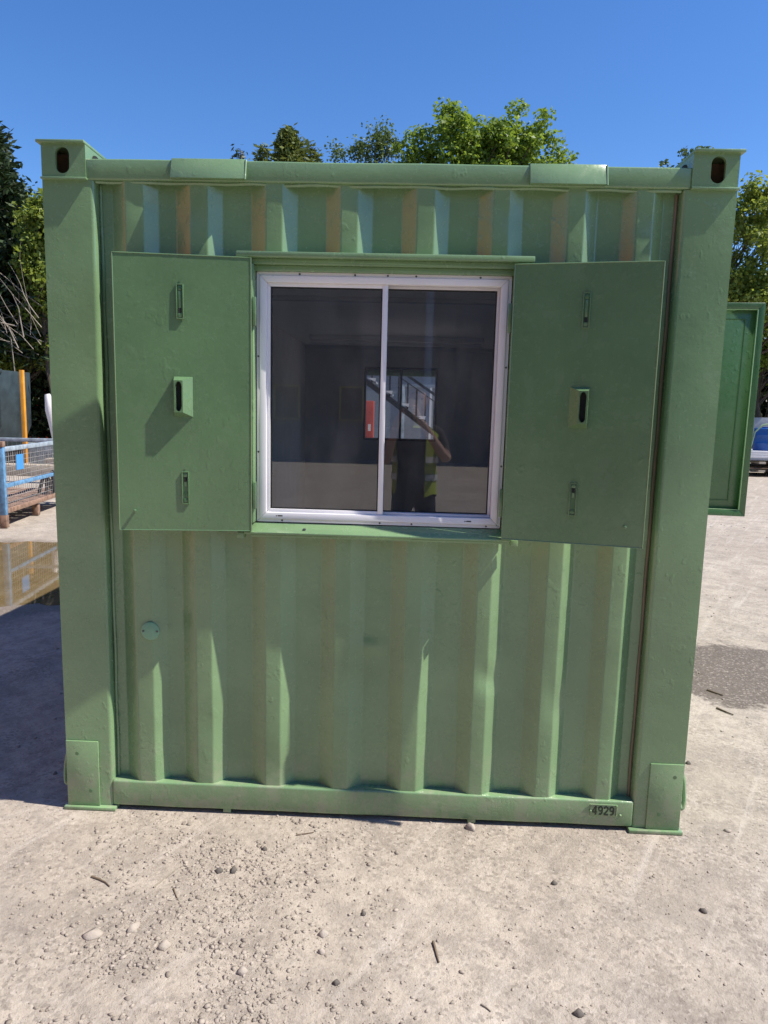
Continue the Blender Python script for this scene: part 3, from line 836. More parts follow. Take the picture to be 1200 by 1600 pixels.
for sx in (-1, 1):
    x0, x1 = sorted((sx * 1.135, sx * 1.15))
    for y0, y1, z0, z1 in (((.085, L - .06, .16, 2.345),) if sx < 0 else ((.085, .90, .16, 2.345), (1.80, 3.60, .16, 2.345), (4.50, L - .06, .16, 2.345), (.9005, 1.7995, .16, 1.18), (.9005, 1.7995, 2.11, 2.345), (3.6005, 4.4995, .16, 1.18), (3.6005, 4.4995, 2.11, 2.345))):
        MB().box(x0, x1, y0, y1, z0, z1).build('lining_board', LINER_D, box)
# front lining round the opening
for a in ((-1.134, -.470, .16, 2.344), (.476, 1.134, .16, 2.344), (-.4695, .4755, .16, 1.176), (-.4695, .4755, 2.105, 2.344)):
    MB().box(a[0], a[1], .0865, .098, a[2], a[3]).build('lining_board', LINER, box)
# far end with its window
for a in ((-1.134, -.432, .16, 2.344), (.447, 1.134, .16, 2.344), (-.4315, .4465, .16, 1.235), (-.4315, .4465, 2.105, 2.344)):
    MB().box(a[0], a[1], L - .075, L - .061, a[2], a[3]).build('lining_board', LINER_D, box)
    MB().box(a[0] - (.08 if a[0] < -1 else 0), a[1] + (.08 if a[1] > 1 else 0), L - .02, L, max(a[2] - .1, .06), a[3] + .1 if a[3] > 2.2 else a[3]).build('far_end_wall', GREEN, box)
for wy, lab in ((.86, 'side window behind the open side shutter'), (3.56, 'unseen side window added further along the right flank to light the cabin')):  # second window is an added opening that brightens the interior
    swn = empty('side_window', (0, wy, 0), parent=box); swn['label'] = lab
    for y0, y1, z0, z1 in ((0, .04, 1.14, 2.15), (.94, .98, 1.14, 2.15), (.0405, .9395, 1.14, 1.18), (.0405, .9395, 2.11, 2.15), (.48, .50, 1.1805, 2.1095)):
        MB().box(1.1505, 1.206, y0, y1, z0, z1).build('frame_bar', ALU, swn, bevel=.002)
    MB().add([(1.18, .04, 1.18), (1.18, .94, 1.18), (1.18, .94, 2.11), (1.18, .04, 2.11)], [(0, 1, 2, 3)]).build('pane', GLASS_FAR, swn)
fwn = empty('far_window', (0, 0, 0), parent=box); fwn['label'] = 'dark framed sliding window in the far end wall'
bar_frame(-.4300, .4450, 1.2365, 2.1035, .026, L - .085, L - .03, 'frame_bar', RUBBER, fwn, .002)
MB().box(.000, .026, L - .080, L - .045, 1.263, 2.077).build('mullion', RUBBER, fwn, bevel=.002)
MB().add([(-.404, L - .05, 1.262), (.419, L - .05, 1.262), (.419, L - .05, 2.078), (-.404, L - .05, 2.078)], [(0, 1, 2, 3)]).build('pane', GLASS_FAR, fwn)
lt = empty('strip_light', (0, 4.8, 0), parent=box); lt['label'] = 'unlit twin fluorescent batten on the cabin ceiling'
MB().box(-.92, .85, -.06, .06, 2.30, 2.344).build('housing', WHITES, lt, bevel=.004)
for y in (-.035, .035): MB().tube([(-.90, y, 2.275), (.83, y, 2.275)], .014, 10).build('tube', WHITES, lt, smooth=True)
MB().box(-1.133, 1.133, 2.2, 2.28, 2.318, 2.3445).build('ceiling_joint_strip', LINER, box, bevel=.003)
MB().box(-1.133, 1.133, L - .11, L - .076, 2.30, 2.3445).build('ceiling_joint_strip', LINER, box, bevel=.003)
MB().box(-1.1335, -1.10, 2.3, 3.9, .161, 1.0).build('wall_cabinet', LINER, box, bevel=.003)

# ------------------------------------------------------------------ beyond the far window: stairs, red cabinet, grey cabin
st = empty('metal_staircase', (0, 8.6, 0)); tag(st, 'dark steel outdoor staircase seen through the far window', 'staircase')
Y = 0.0
def L2(px, py, Yw=8.6): return ray_plane(px, py, Yw)
a = L2(560, 592); b = L2(700, 699)
dx, dz = b[0] - a[0], b[1] - a[1]
def ext(p, q, t0, t1): return (p[0] + (q[0]-p[0]) * t0, p[1] + (q[1]-p[1]) * t0), (p[0] + (q[0]-p[0]) * t1, p[1] + (q[1]-p[1]) * t1)
(s0, s1) = ext(a, b, -.9, 2.05)
def beam(p, q, y0, y1, hgt): return MB().add([(p[0], y0, p[1]), (q[0], y0, q[1]), (q[0], y1, q[1]), (p[0], y1, p[1]),
      (p[0], y0, p[1] + hgt), (q[0], y0, q[1] + hgt), (q[0], y1, q[1] + hgt), (p[0], y1, p[1] + hgt)],
      [(0,3,2,1),(4,5,6,7),(0,1,5,4),(1,2,6,5),(2,3,7,6),(3,0,4,7)])
beam(s0, s1, 0, .02, .10).build('stringer', BLACKST, st); beam(s0, s1, .78, .80, .10).build('stringer', BLACKST, st)
N = 16
for i in range(N):
    t = (i + .5) / N; x = s0[0] + (s1[0]-s0[0]) * t; z = s0[1] + (s1[1]-s0[1]) * t + .06
    MB().box(x - .11, x + .11, .021, .779, z, z + .03).build('tread', GREYST, st)
    m = MB(); m.prism([(x - .02, z + .075), (x + .11, z + .075), (x + .10, z + .02)], -.03, -.001); m.build('tread_nosing', TREADW, st)
h0 = L2(619, 577); h1 = L2(683, 622)
(r0, r1) = ext(h0, h1, -2.2, 3.0)
beam(r0, r1, 0, .03, .05).build('handrail', BLACKST, st)
beam((r0[0], r0[1] - .09), (r1[0], r1[1] - .09), .005, .025, .02).build('handrail', BLACKST, st)
for i in range(24):
    t = (i + .5) / 24; x = r0[0] + (r1[0]-r0[0]) * t; zt = r0[1] + (r1[1]-r0[1]) * t - .09
    zb = s0[1] + (x - s0[0]) / (s1[0]-s0[0]) * (s1[1]-s0[1]) + .1
    if zt > zb + .05: MB().box(x - .014, x + .014, .006, .024, zb, zt).build('baluster', BLACKST, st)
xa, za = L2(571, 626, 7.9); xb, zb = L2(584, 626, 7.9)
rc = MB(); rc.box(xa - .14, xb, 7.9, 8.2, 0.0, za).build('red_cabinet', REDC, bevel=.01)
rco = bpy.data.objects['red_cabinet']; tag(rco, 'narrow red metal cabinet seen through the far window', 'cabinet')
xg, zg = L2(577, 668, 7.89)
MB().box(xg - .02, xg + .02, 7.893, 7.899, zg - .05, zg + .05).build('notice_label', WHITES, rco)
cb = empty('grey_cabin', (0, 11.2, 0)); tag(cb, 'blue grey cabin wall with white framed window behind the stairs', 'building')
MB().box(-3.2, 3.2, 0, 2.6, 0, 2.45).build('wall', CABIN, cb)
MB().box(-3.25, 3.25, -.05, 2.65, 2.45, 2.52).build('roof', GREYST, cb)
x0, zt = ray_plane(628, 600, 11.18); x1, zb = ray_plane(760, 730, 11.18)
bar_frame(x0, x1, zb, zt, .06, -.03, -.001, 'window_frame', WORNBLUE, cb)
MB().box(x0 + .06, x1 - .06, -.008, -.001, zb + .06, zt - .06).build('pane', GREYST, cb)
MB().box((x0 * 2 + x1) / 3 - .02, (x0 * 2 + x1) / 3 + .02, -.03, -.009, zb + .06, zt - .06).build('window_bar', WHITES, cb)

# ------------------------------------------------------------------ the yard on the left: stillage cage and things behind it
cg = empty('stillage_cage', (-4.93, 6.08, 0), math.radians(6.5)); tag(cg, 'blue and rusty steel stillage cage with wire mesh beside the puddle', 'cage')
CL, CW, CH = 2.4, 1.5, 1.02
for (x, y) in ((0, 0), (0, CL), (-CW, 0), (-CW, CL)):
    MB().box(x - .07 if x == 0 else x, x if x == 0 else x + .07, y if y == 0 else y - .07, y + .07 if y == 0 else y, .16, CH).build('post', BLUE, cg, bevel=.005)
    MB().box(x - .075 if x == 0 else x - .005, x + .005 if x == 0 else x + .075, y - .005 if y == 0 else y - .075, y + .075 if y == 0 else y + .005, .0, .159).build('foot', RUSTY, cg, bevel=.006)
    MB().box(x - .075 if x == 0 else x - .005, x + .005 if x == 0 else x + .075, y - .005 if y == 0 else y - .075, y + .075 if y == 0 else y + .005, CH, CH + .07).build('stacking_cup', RUSTY, cg, bevel=.006)
for x in (-.06, -CW): MB().box(x, x + .06, .071, CL - .071, CH - .06, CH - .005).build('top_bar', WORNBLUE, cg, bevel=.005)
for y in (0, CL - .06): MB().box(-CW + .071, -.071, y, y + .06, CH - .06, CH - .005).build('top_bar', WORNBLUE, cg, bevel=.005)
for x in (-.045, -CW): MB().box(x, x + .04, .071, CL - .071, .50, .55).build('mid_bar', BLUE, cg, bevel=.004)
MB().box(-.05, -.0, .071, CL - .071, .175, .235).build('base_bar', RUSTY, cg, bevel=.005)
MB().box(-CW, -CW + .06, .071, CL - .071, .16, .24).build('base_bar', RUSTY, cg, bevel=.005)
MB().box(-CW + .071, -.071, 0, .06, .16, .24).build('base_bar', RUSTY, cg, bevel=.005)
for k in range(9):
    y0 = .09 + k * (CL - .18) / 9
    MB().box(-CW + .062, -.062, y0, y0 + .225, .205, .235 + random.uniform(-.008, .008)).build('deck_plank', RUSTY, cg, bevel=.004)
MB().box(-.10, -.02, 1.05, 1.13, .0, .159).build('foot', RUSTY, cg, bevel=.005)
mesh = MB()
for k in range(1, 34):
    y = .07 + k * (CL - .14) / 34; mesh.box(-.022, -.018, y - .002, y + .002, .24, CH - .06); mesh.box(-CW + .018, -CW + .022, y - .002, y + .002, .24, CH - .06)
for k in range(1, 11):
    z = .24 + k * (CH - .30) / 11; mesh.box(-.0175, -.0135, .07, CL - .07, z - .002, z + .002); mesh.box(-CW + .0225, -CW + .0265, .07, CL - .07, z - .002, z + .002)
for k in range(1, 20):
    x = -CW + .07 + k * (CW - .14) / 20; mesh.box(x - .002, x + .002, CL - .03, CL - .026, .24, CH - .06)
o = mesh.build('wire_mesh', GALV, cg); o['kind'] = 'stuff'
MB().box(-.012, -.008, .40, .62, .70, .90).build('name_tag', TAGBLUE, cg)
# webbing straps and scrap lying in the cage
m = MB()
for k in range(3):
    P = [(-5.22 + .05 * k, 7.45 + .12 * k, .26), (-5.20 + .03 * k, 7.52 + .1 * k, .45 + .06 * k), (-5.2, 7.62 + .1 * k, .52 - .08 * k), (-5.16, 7.74 + .1 * k, .28)]
    m.tube(P, .028, 5)
sb = m.build('lashing_strap', BLACKSTRAP); tag(sb, 'black webbing strap bundle hanging inside the stillage cage', 'strap')
m = MB(); m.tube([(-5.75, 6.42, .26), (-5.72, 6.45, .66), (-5.60, 6.5, .93)], [.05, .06, .035], 8)
wp = m.build('bent_pipe', WHITEP, smooth=True); tag(wp, 'pale bent plastic pipe standing in the cage corner', 'pipe')
m = MB(); m.box(-5.5, -5.28, 6.45, 6.6, .24, .95)
ss = m.build('steel_offcut', SKIPC, bevel=.01); tag(ss, 'dark steel offcut standing upright in the cage', 'offcut')

# dark steel skip with ribs and the orange post beside it
sk = empty('waste_skip', (-9.02, 13.2, 0)); tag(sk, 'dark teal steel waste skip behind the stillage cage', 'skip')
m = MB(); m.prism([(-2.6, .35), (-.30, .35), (-.02, 1.0), (-.0, 2.25), (-2.7, 2.25)], 0, 1.3); m.build('body', SKIPC, sk, bevel=.02)
MB().box(-2.74, .03, -.06, .05, 2.18, 2.27).build('rim', SKIPC, sk, bevel=.01)
for z in (1.80, 1.10): MB().box(-2.65, -.04, -.05, -.001, z, z + .05).build('rib', SKIPC, sk, bevel=.008)
for x in (-2.2, -.6): MB().box(x, x + .3, .1, 1.2, .0, .349).build('skid', BLACKST, sk)
op = empty('orange_post', (-8.33, 12.85, 0)); tag(op, 'slim orange steel post standing in front of the dark skip', 'post')
MB().box(-.04, .04, -.04, .04, 0, 2.24).build('shaft', ORANGE, op, bevel=.006)
MB().box(-.10, .10, -.10, .10, 0, .02).build('base_plate', ORANGE, op, bevel=.004)
# excavator-like white curved boom arm end behind the cage
bo = MB(); P = [ray_plane(74, 616, 11.0), ray_plane(80, 640, 11.0), ray_plane(84, 662, 11.0), ray_plane(92, 690, 11.0), ray_plane(98, 722, 11.0)]
bo.tube([(x, 11.0, z) for x, z in P] + [(P[-1][0] + .25, 11.0, 0)], [.05, .11, .09, .11, .10, .10], 10)
bo = bo.build('white_duct', WHITEP, smooth=True); tag(bo, 'white curved plastic duct leaning behind the left post', 'duct')
# low timber baulks lying across the yard
for i, (y, z0, xa, xb, h) in enumerate(((12.2, 0, -10.5, -5.6, .24), (13.2, .0, -8.1, -5.0, .30), (14.6, 0, -9.5, -4.6, .55))):
    o = MB().box(xa, xb, y, y + .28, 0, h).build('timber_baulk', TIMBER if i != 2 else WORNBLUE, bevel=.02)
    tag(o, ['long weathered timber baulk lying behind the cage, nearest of three', 'weathered timber baulk in the middle of three behind the cage', 'grey painted barrier beam, farthest of three behind the cage'][i], 'timber', 'baulks lying behind the stillage cage')

# red and white machinery glimpsed through the branches
o = MB().box(-15.5, -11.2, 22.0, 24.0, 0, 4.1).build('red_container', REDC, bevel=.03); tag(o, 'red steel container glimpsed behind bare branches', 'container')

# ------------------------------------------------------------------ right-hand background
X0, _ = ray_plane(1170, 700, 17.2)
sh = empty('sheet_stack', (X0, 17.2, 0)); tag(sh, 'stack of white sheets on pallets in the right background', 'sheet stack')
for k in range(4): MB().box(0, 2.5, 0, 1.3, .455 + k * .065, .518 + k * .065).build('sheet', WHITES if k > 0 else GREYST, sh, bevel=.006)
pa = empty('pallet', (X0 - .1, 17.15, 0)); tag(pa, 'brown timber pallet under the white sheets', 'pallet')
for z in (0.0, .225):
    for k in range(3): MB().box(0, 2.6, .02 + k * .60, .16 + k * .60, z + .0, z + .022).build('bottom_board', TIMBER_D, pa)
    for k in range(3):
        for q in range(3): MB().box(q * 1.22, q * 1.22 + .14, .02 + k * .60, .16 + k * .60, z + .0225, z + .14).build('block', TIMBER_D, pa)
    for k in range(7): MB().box(k * .4, k * .4 + .18, 0, 1.38, z + .1405, z + .165 + .03 * (k % 2)).build('deck_board', TIMBER, pa)
def drum(px, Y, r, h, z0, label):
    x, _ = ray_plane(px, 680, Y); e = empty('blue_drum', (x, Y, z0)); tag(e, label, 'drum', 'blue drums')
    m = MB(); zz = [0, .02, .3 * h, .33 * h, .36 * h, .66 * h, .69 * h, .72 * h, .97 * h, h]; rr = [.94, 1, 1, 1.03, 1, 1, 1.03, 1, 1, .93]
    m.tube([(0, 0, z) for z in zz], [r * q for q in rr], 28); m.build('body', DRUMBLUE, e, smooth=True)
    MB().tube([(0, 0, h + .0005), (0, 0, h + .03)], r * .35, 16).build('bung', DRUMBLUE, e)
drum(1196, 17.6, .29, .62, .715, 'blue plastic drum standing on the white sheets')
xh, zh = ray_plane(1172, 690, 17.25)
m = MB(); m.tube([(xh + .02, 17.25, .74), (xh + .10, 17.25, 1.22), (xh + .30, 17.25, 1.42), (xh + .62, 17.25, 1.48), (xh + 1.0, 17.25, 1.40), (xh + 1.3, 17.25, .76)], .025, 8)
o = m.build('garden_hose', HOSE, smooth=True); tag(o, 'pale green hose looped over the blue drum', 'hose')
xh, zh = ray_plane(1163, 658, 18.9)
vn = empty('flatbed_truck', (xh, 18.9, 0)); tag(vn, 'grey flatbed body parked behind the blue drum', 'truck')
MB().box(0, 5.0, 0, .08, .95, 1.62).build('side_board', GREYST, vn, bevel=.01)
MB().box(0, 5.0, .081, 2.0, .90, 1.0).build('bed', GREYST, vn, bevel=.01)
for x in (.8, 1.9, 3.9):
    MB().tube([(x, .15, .45), (x, .45, .45)], .45, 20).build('wheel', RUBBER, vn)
for k in range(7): MB().box(.2 + k * .7, .26 + k * .7, -.02, -.0005, .95, 1.62).build('stake', WORNBLUE, vn)

# ------------------------------------------------------------------ vegetation
def leaf_cloud(centers, radii, counts, size, aspect=1.7, flat=.8, droop=0.0, outward=None):
    """diamond leaves scattered in balls"""
    C = np.repeat(centers, counts, axis=0); Rr = np.repeat(radii, counts, axis=0)
    N = len(C)
    d = rng.normal(size=(N, 3)); d /= np.linalg.norm(d, axis=1, keepdims=True)
    r = rng.random((N, 1)) ** (1 / 2.2)
    P = C + d * r * Rr * np.array([1, 1, flat])
    nrm = rng.normal(size=(N, 3)) + np.array([0, 0, .7]) + d * .5
    nrm /= np.linalg.norm(nrm, axis=1, keepdims=True)
    ax = rng.normal(size=(N, 3)) + np.array([0, 0, -droop]) + d * .6
    ax -= nrm * (ax * nrm).sum(1, keepdims=True); ax /= np.linalg.norm(ax, axis=1, keepdims=True)
    sd_ = np.cross(nrm, ax)
    s = size * rng.uniform(.55, 1.25, (N, 1))
    A = P - ax * s * .5; B = P + sd_ * s / aspect * .5 + nrm * s * .10; Cc = P + ax * s * .5; D = P - sd_ * s / aspect * .5 + nrm * s * .10
    V = np.stack([A, B, Cc, D], 1).reshape(-1, 3)
    Q = np.arange(N * 4).reshape(N, 4)
    return V, Q

def limbs(mb, base, tips, r0, trunk_top, sides=5, jit=.25):
    base = Vector(base); top = Vector(trunk_top)
    n = 7; P = []
    for i in range(n + 1):
        t = i / n; p = base.lerp(top, t)
        p += Vector((noise.noise(Vector((t * 3, base.x, 0))), noise.noise(Vector((t * 3, base.x, 7))), 0)) * jit * math.sin(t * math.pi)
        P.append(p)
    mb.tube(P, [r0 * (1 - .82 * i / n) for i in range(n + 1)], 8)
    for tp in tips:
        tp = Vector(tp)
        hfrac = min(.92, max(.22, (tp.z - base.z) / (top.z - base.z) - .28 + random.uniform(-.08, .08)))
        k = min(n - 1, int(hfrac * n)); s = P[k].lerp(P[k + 1], hfrac * n - k)
        m1 = s.lerp(tp, .45) + Vector((random.uniform(-1, 1), random.uniform(-1, 1), random.uniform(.0, .6))) * (tp - s).length * .12
        rr = r0 * .30 * (1 - .6 * hfrac)
        mb.tube([s, m1, tp], [rr, rr * .6, rr * .18], sides)

def broadleaf(name, label, base, top_z, lobes, nclump, per, leaf, mat, r0=.18, clump=.45, group=None, cat='tree', flat=.8, droop=.4, shell=.55, aspect=1.5):
    e = empty(name, base); tag(e, label, cat, group)
    cs = []
    w = np.array([l[3] * l[4] * l[5] for l in lobes]) ** .75; w /= w.sum()
    for i in range(nclump):
        l = lobes[rng.choice(len(lobes), p=w)]
        d = rng.normal(size=3); d /= np.linalg.norm(d); r = shell + (1 - shell) * rng.random()
        if rng.random() < .28: r *= rng.random() ** .5
        cs.append((l[0] + d[0] * l[3] * r, l[1] + d[1] * l[4] * r, l[2] + d[2] * l[5] * r))
    cs = np.array(cs); rad = rng.uniform(.5, 1.25, (nclump, 1)) * clump
    cnt = np.maximum(6, (per * (rad[:, 0] / clump) ** 2 * rng.uniform(.6, 1.3, nclump))).astype(int)
    V, Q = leaf_cloud(cs, rad, cnt, leaf, droop=droop, flat=flat, aspect=aspect)
    b = np.array(base)
    quads_mesh('crown', V - b, Q, mat, e)
    mb = MB(); limbs(mb, (0, 0, 0), [tuple(c - b) for c in cs[:max(12, nclump // 2)]], r0, (np.mean([l[0] for l in lobes]) - b[0], 0, top_z * .86))
    mb.build('trunk', BARK, e, smooth=True)
    return e

def conifer(name, label, base, height, rad, mat, nbranch, per, needle, z0=.12, group=None, lean=0.0):
    e = empty(name, base); tag(e, label, 'tree', group)
    mb = MB(); mb.tube([(0, 0, 0), (lean * .3, 0, height * .4), (lean * .7, 0, height * .8), (lean, 0, height * .99)], [height * .018, height * .013, height * .006, .008], 8)
    P = []; A = []
    for i in range(nbranch):
        t = z0 + (1 - z0) * (i + random.random()) / nbranch
        z = height * t; R = rad * ((1 - t) ** .75) * random.uniform(.55, 1.12) * (1 + .25 * noise.noise(Vector((t * 9, base[0], 2)))) + .12
        a = i * 2.399 + random.uniform(-.4, .4)
        d = Vector((math.cos(a), math.sin(a), 0)); upk = random.uniform(-.10, .28)
        pts = [Vector((lean * t, 0, z)) + d * R * s + Vector((0, 0, R * (upk * s - .22 * s * s + (.16 * s ** 3)))) for s in (0, .4, .75, 1.0)]
        mb.tube(pts, [.03 * (1 - t) + .012, .02 * (1 - t) + .008, .012, .004], 4)
        k = int(per * (R / rad + .15))
        for _ in range(k):
            s = random.random() ** .65; q = min(2, int(s * 3)); f = s * 3 - q
            c = pts[q].lerp(pts[q + 1], f)
            wd = .10 + .16 * R * (1 - s * .55)
            c = c + Vector((random.gauss(0, wd), random.gauss(0, wd), random.gauss(-.03, wd * .5)))
            P.append(c); A.append((d * random.uniform(.3, 1.3) + Vector((random.gauss(0, .6), random.gauss(0, .6), random.gauss(.15, .45)))).normalized())
    P = np.array([p[:] for p in P]); A = np.array([a[:] for a in A]); N = len(P)
    nr = rng.normal(size=(N, 3)); sd_ = np.cross(nr, A); sd_ /= np.linalg.norm(sd_, axis=1, keepdims=True)
    s = needle * rng.uniform(.6, 1.4, (N, 1))
    V = np.stack([P - A * s * .5, P + sd_ * s * .17, P + A * s * .5, P - sd_ * s * .17], 1).reshape(-1, 3)
    quads_mesh('crown', V, np.arange(N * 4).reshape(N, 4), mat, e)
    mb.build('trunk', BARK, e, smooth=True)
    return e

G1 = 'trees behind the container'
def lobe(px, py, Y, rx, ry, rz):
    x, z = ray_plane(px, py, Y); return (x, Y, z, rx, ry, rz)
# middle: maple
Ym = 24.0
broadleaf('maple_tree', 'broad bright green leafy tree rising above the container roof', (2.9, Ym, 0), 11.0,
          [lobe(690, 215, Ym, 1.25, 1.3, .95), lobe(705, 196, Ym, .75, .9, .55), lobe(760, 250, Ym, 1.9, 1.6, 1.25), lobe(822, 200, Ym, .78, 1.0, .75), lobe(838, 235, Ym, 1.0, 1.1, .9),
           lobe(720, 330, Ym, 2.6, 2.2, 1.9), lobe(650, 245, Ym, .75, .9, .8), lobe(764, 222, Ym, .85, .9, .75), lobe(735, 200, Ym, .5, .7, .5), lobe(800, 235, Ym, 1.0, 1.0, .7)],
          230, 150, .165, LEAF_MAPLE, r0=.26, clump=.50, group=G1, flat=.75)
# birch with an open feathery crown
broadleaf('birch_tree', 'thin feathery grey green tree left of the broad leafy one', (-1.3, 25.5, 0), 12.0,
          [lobe(592, 215, 25.5, .55, .6, .70), lobe(585, 240, 25.5, 1.0, .8, .6), lobe(560, 240, 25.5, .5, .5, .5), lobe(525, 243, 25.5, .35, .4, .55), lobe(590, 290, 25.5, 1.3, 1.2, 1.0), lobe(610, 225, 25.5, .4, .4, .5)],
          200, 26, .13, LEAF_BIRCH, r0=.10, clump=.36, group=G1, shell=.3)
xc, zc = ray_plane(451, 203, 23.0)
conifer('conifer_tree', 'pointed olive green conifer top showing above the roof rail', (xc, 23.0, 0), zc, 2.2, NEEDLE2, 380, 95, .22, z0=.55, group=G1)
xc, zc = ray_plane(432, 222, 24.5)
conifer('conifer_tree', 'smaller conifer tip left of the pointed olive one', (xc - .5, 24.5, 0), zc - .1, 1.3, NEEDLE2, 110, 45, .22, z0=.6, group=G1)
xc, zc = ray_plane(486, 222, 23.5)
conifer('conifer_tree', 'smaller conifer tip right of the pointed olive one', (xc, 23.5, 0), zc, 1.2, NEEDLE2, 110, 45, .22, z0=.6, group=G1)
xc, zc = ray_plane(376, 232, 26.0)
conifer('conifer_tree', 'tiny distant conifer tip above the left half of the roof', (xc, 26, 0), zc, .9, NEEDLE, 60, 20, .2, z0=.75, group=G1)
broadleaf('sapling_tree', 'small leafy tip behind the right corner casting', (6.9, 17.0, 0), 8.6,
          [lobe(1075, 240, 17, .22, .3, .22), lobe(1098, 245, 17, .16, .3, .16), lobe(1060, 275, 17, .6, .6, .5), lobe(1072, 225, 17, .05, .1, .12), lobe(1105, 237, 17, .05, .1, .08)], 46, 16, .14, LEAF_BIRCH, r0=.07, clump=.17, group=G1, shell=.3)
o_ = lobe(884, 258, 24, .3, .4, .22)
broadleaf('shrub_tree', 'yellowish leaf tuft just above the roof right of the maple', (o_[0], 24, 0), 9.4, [o_, lobe(880, 300, 24, .8, .8, .6)], 22, 30, .2, LEAF_YEL, r0=.06, clump=.28, group=G1)

# right: tall yellow green trees with dark understorey
G2 = 'trees on the right'
broadleaf('ash_tree', 'tall yellow green tree at the right edge behind the open shutter', (9.3, 21.2, 0), 8.2,
          [lobe(1182, 330, 19, .75, 1.0, .85), lobe(1175, 300, 19, .35, .5, .30), lobe(1160, 385, 19, .9, 1.2, .9), lobe(1190, 430, 19, 1.5, 1.5, 1.1), lobe(1215, 340, 19, 1.1, 1.1, 1.2), lobe(1150, 440, 19, .9, 1.0, .7), lobe(1230, 470, 19, 2, 1.6, 1.2)],
          230, 120, .125, LEAF_YEL, r0=.16, clump=.40, group=G2, droop=.8)
broadleaf('hawthorn_tree', 'darker green bush below the tall yellow green tree', (11.3, 20.5, 0), 5.4,
          [lobe(1195, 490, 20.5, 1.8, 1.3, .9), lobe(1150, 520, 20.5, 2.6, 1.2, 1.1), lobe(1230, 560, 20.5, 1.6, 1.1, 1.3)], 130, 70, .17, LEAF_MAPLE, r0=.12, clump=.45, group=G2)
broadleaf('ivy_hedge', 'dark shaded hedge on the right behind the parked flatbed', (12.4, 23.0, 0), 4.6,
          [(9.5, 23, 1.6, 2.6, 1.0, 1.8), (13, 23, 1.8, 3.0, 1.2, 2.0), (17, 23.5, 2.0, 3.0, 1.2, 2.2), (13, 23.5, 3.6, 3.5, 1.2, 1.4)], 280, 120, .22, LEAF_DARK, r0=.12, clump=.65, group=G2, cat='hedge')
mb = MB()
for k in range(26):
    x, z = ray_plane(random.uniform(1165, 1225), random.uniform(520, 620), 21.4)
    b = Vector((x + random.uniform(-.4, .4), 21.4 + random.uniform(-.5, .4), .2)); t = Vector((x + random.uniform(-.3, .5), 21.4, z + .3))
    mb.tube([b, b.lerp(t, .5) + Vector((random.uniform(-.2, .2), 0, 0)), t], [.022, .014, .005], 4)
e = empty('twig_thicket', (10.6, 21.4, 0)); tag(e, 'thin bare stems standing below the tall tree on the right', 'thicket')
mb.v = [(p[0] - 10.6, p[1] - 21.4, p[2]) for p in mb.v]; o = mb.build('stems', BARK, e, smooth=True)

# left: big dark conifer, sunny shrub, bare twigs, dark hedge
G3 = 'trees on the left'
xc, zc = ray_plane(2, 188, 16.0)
conifer('dark_conifer_tree', 'tall dark green conifer at the left edge', (xc - 1.0, 16.3, 0), zc + .55, 3.1, NEEDLE, 820, 200, .22, z0=.30, group=G3)
broadleaf('elder_bush', 'sunlit yellow green bush beside the left corner post', (-8.8, 15.2, 0), 6.2,
          [lobe(62, 360, 15.2, .50, .7, .60), lobe(60, 420, 15.2, .55, .7, .55), lobe(68, 480, 15.2, .42, .6, .40), lobe(84, 350, 15.2, .6, .7, .9), lobe(88, 440, 15.2, .6, .7, .8), lobe(58, 320, 15.2, .22, .4, .3)],
          150, 80, .13, LEAF_YEL, r0=.08, clump=.32, group=G3)
broadleaf('bramble_bush', 'low green bush above the dark skip', (-10.2, 15.8, 0), 3.2,
          [lobe(15, 540, 15.8, .9, .7, .42), lobe(55, 535, 15.8, .8, .7, .40), lobe(85, 545, 15.8, .7, .7, .42), lobe(0, 560, 15.8, .8, .7, .35), lobe(30, 345, 15.8, .3, .4, .3), lobe(10, 470, 15.8, .35, .4, .3)],
          170, 80, .12, LEAF_YEL, r0=.07, clump=.32, group=G3)
broadleaf('ivy_hedge', 'dark ivy hedge in shade behind the skip and the cage', (-9.5, 18.5, 0), 5.0,
          [(-13, 18.5, 1.8, 3.0, .9, 2.0), (-9.5, 18.5, 1.5, 3.0, .9, 1.7), (-6.5, 18.5, 1.5, 2.5, .9, 1.6), (-12, 18.7, 4.2, 3.4, .9, 1.5), (-14.5, 18.7, 5.0, 2.5, .9, 1.4)], 430, 110, .2, LEAF_DARK, r0=.14, clump=.60, group=G3, cat='hedge')
e = empty('bare_shrub', (-10.0, 14.6, 0)); tag(e, 'tangle of bare grey branches at the left edge', 'shrub')
mb = MB()
for k in range(60):
    px0 = random.uniform(-60, 70); py0 = random.uniform(470, 560)
    ang = random.gauss(-.75, .55); ln = random.uniform(60, 190)
    Yk = 14.6 + random.uniform(-.5, .6)
    pts = []; x, y = px0, py0
    for s in range(6):
        pts.append((x, y)); ang += random.uniform(-.28, .28); x += math.cos(ang) * ln / 5 * -1; y += math.sin(ang) * ln / 5
    P = []
    for i, (x, y) in enumerate(pts):
        q = ray_plane(x, y, Yk); P.append((q[0] + 10.0, Yk - 14.6 + .15 * math.sin(i + k), q[1]))
    r = random.uniform(.006, .015)
    mb.tube(P, [r * (1 - .8 * i / 5) for i in range(6)], 4)
for k in range(4):
    q = ray_plane(random.uniform(-40, 60), random.uniform(480, 560), 14.6)
    mb.tube([(q[0] + 10 + random.uniform(-.3, .3), random.uniform(-.2, .2), 0), (q[0] + 10 + random.uniform(-.2, .2), 0, q[1] * .5), (q[0] + 10, 0, q[1])], [.022, .017, .010], 5)
mb.build('branches', TWIG, e, smooth=True)

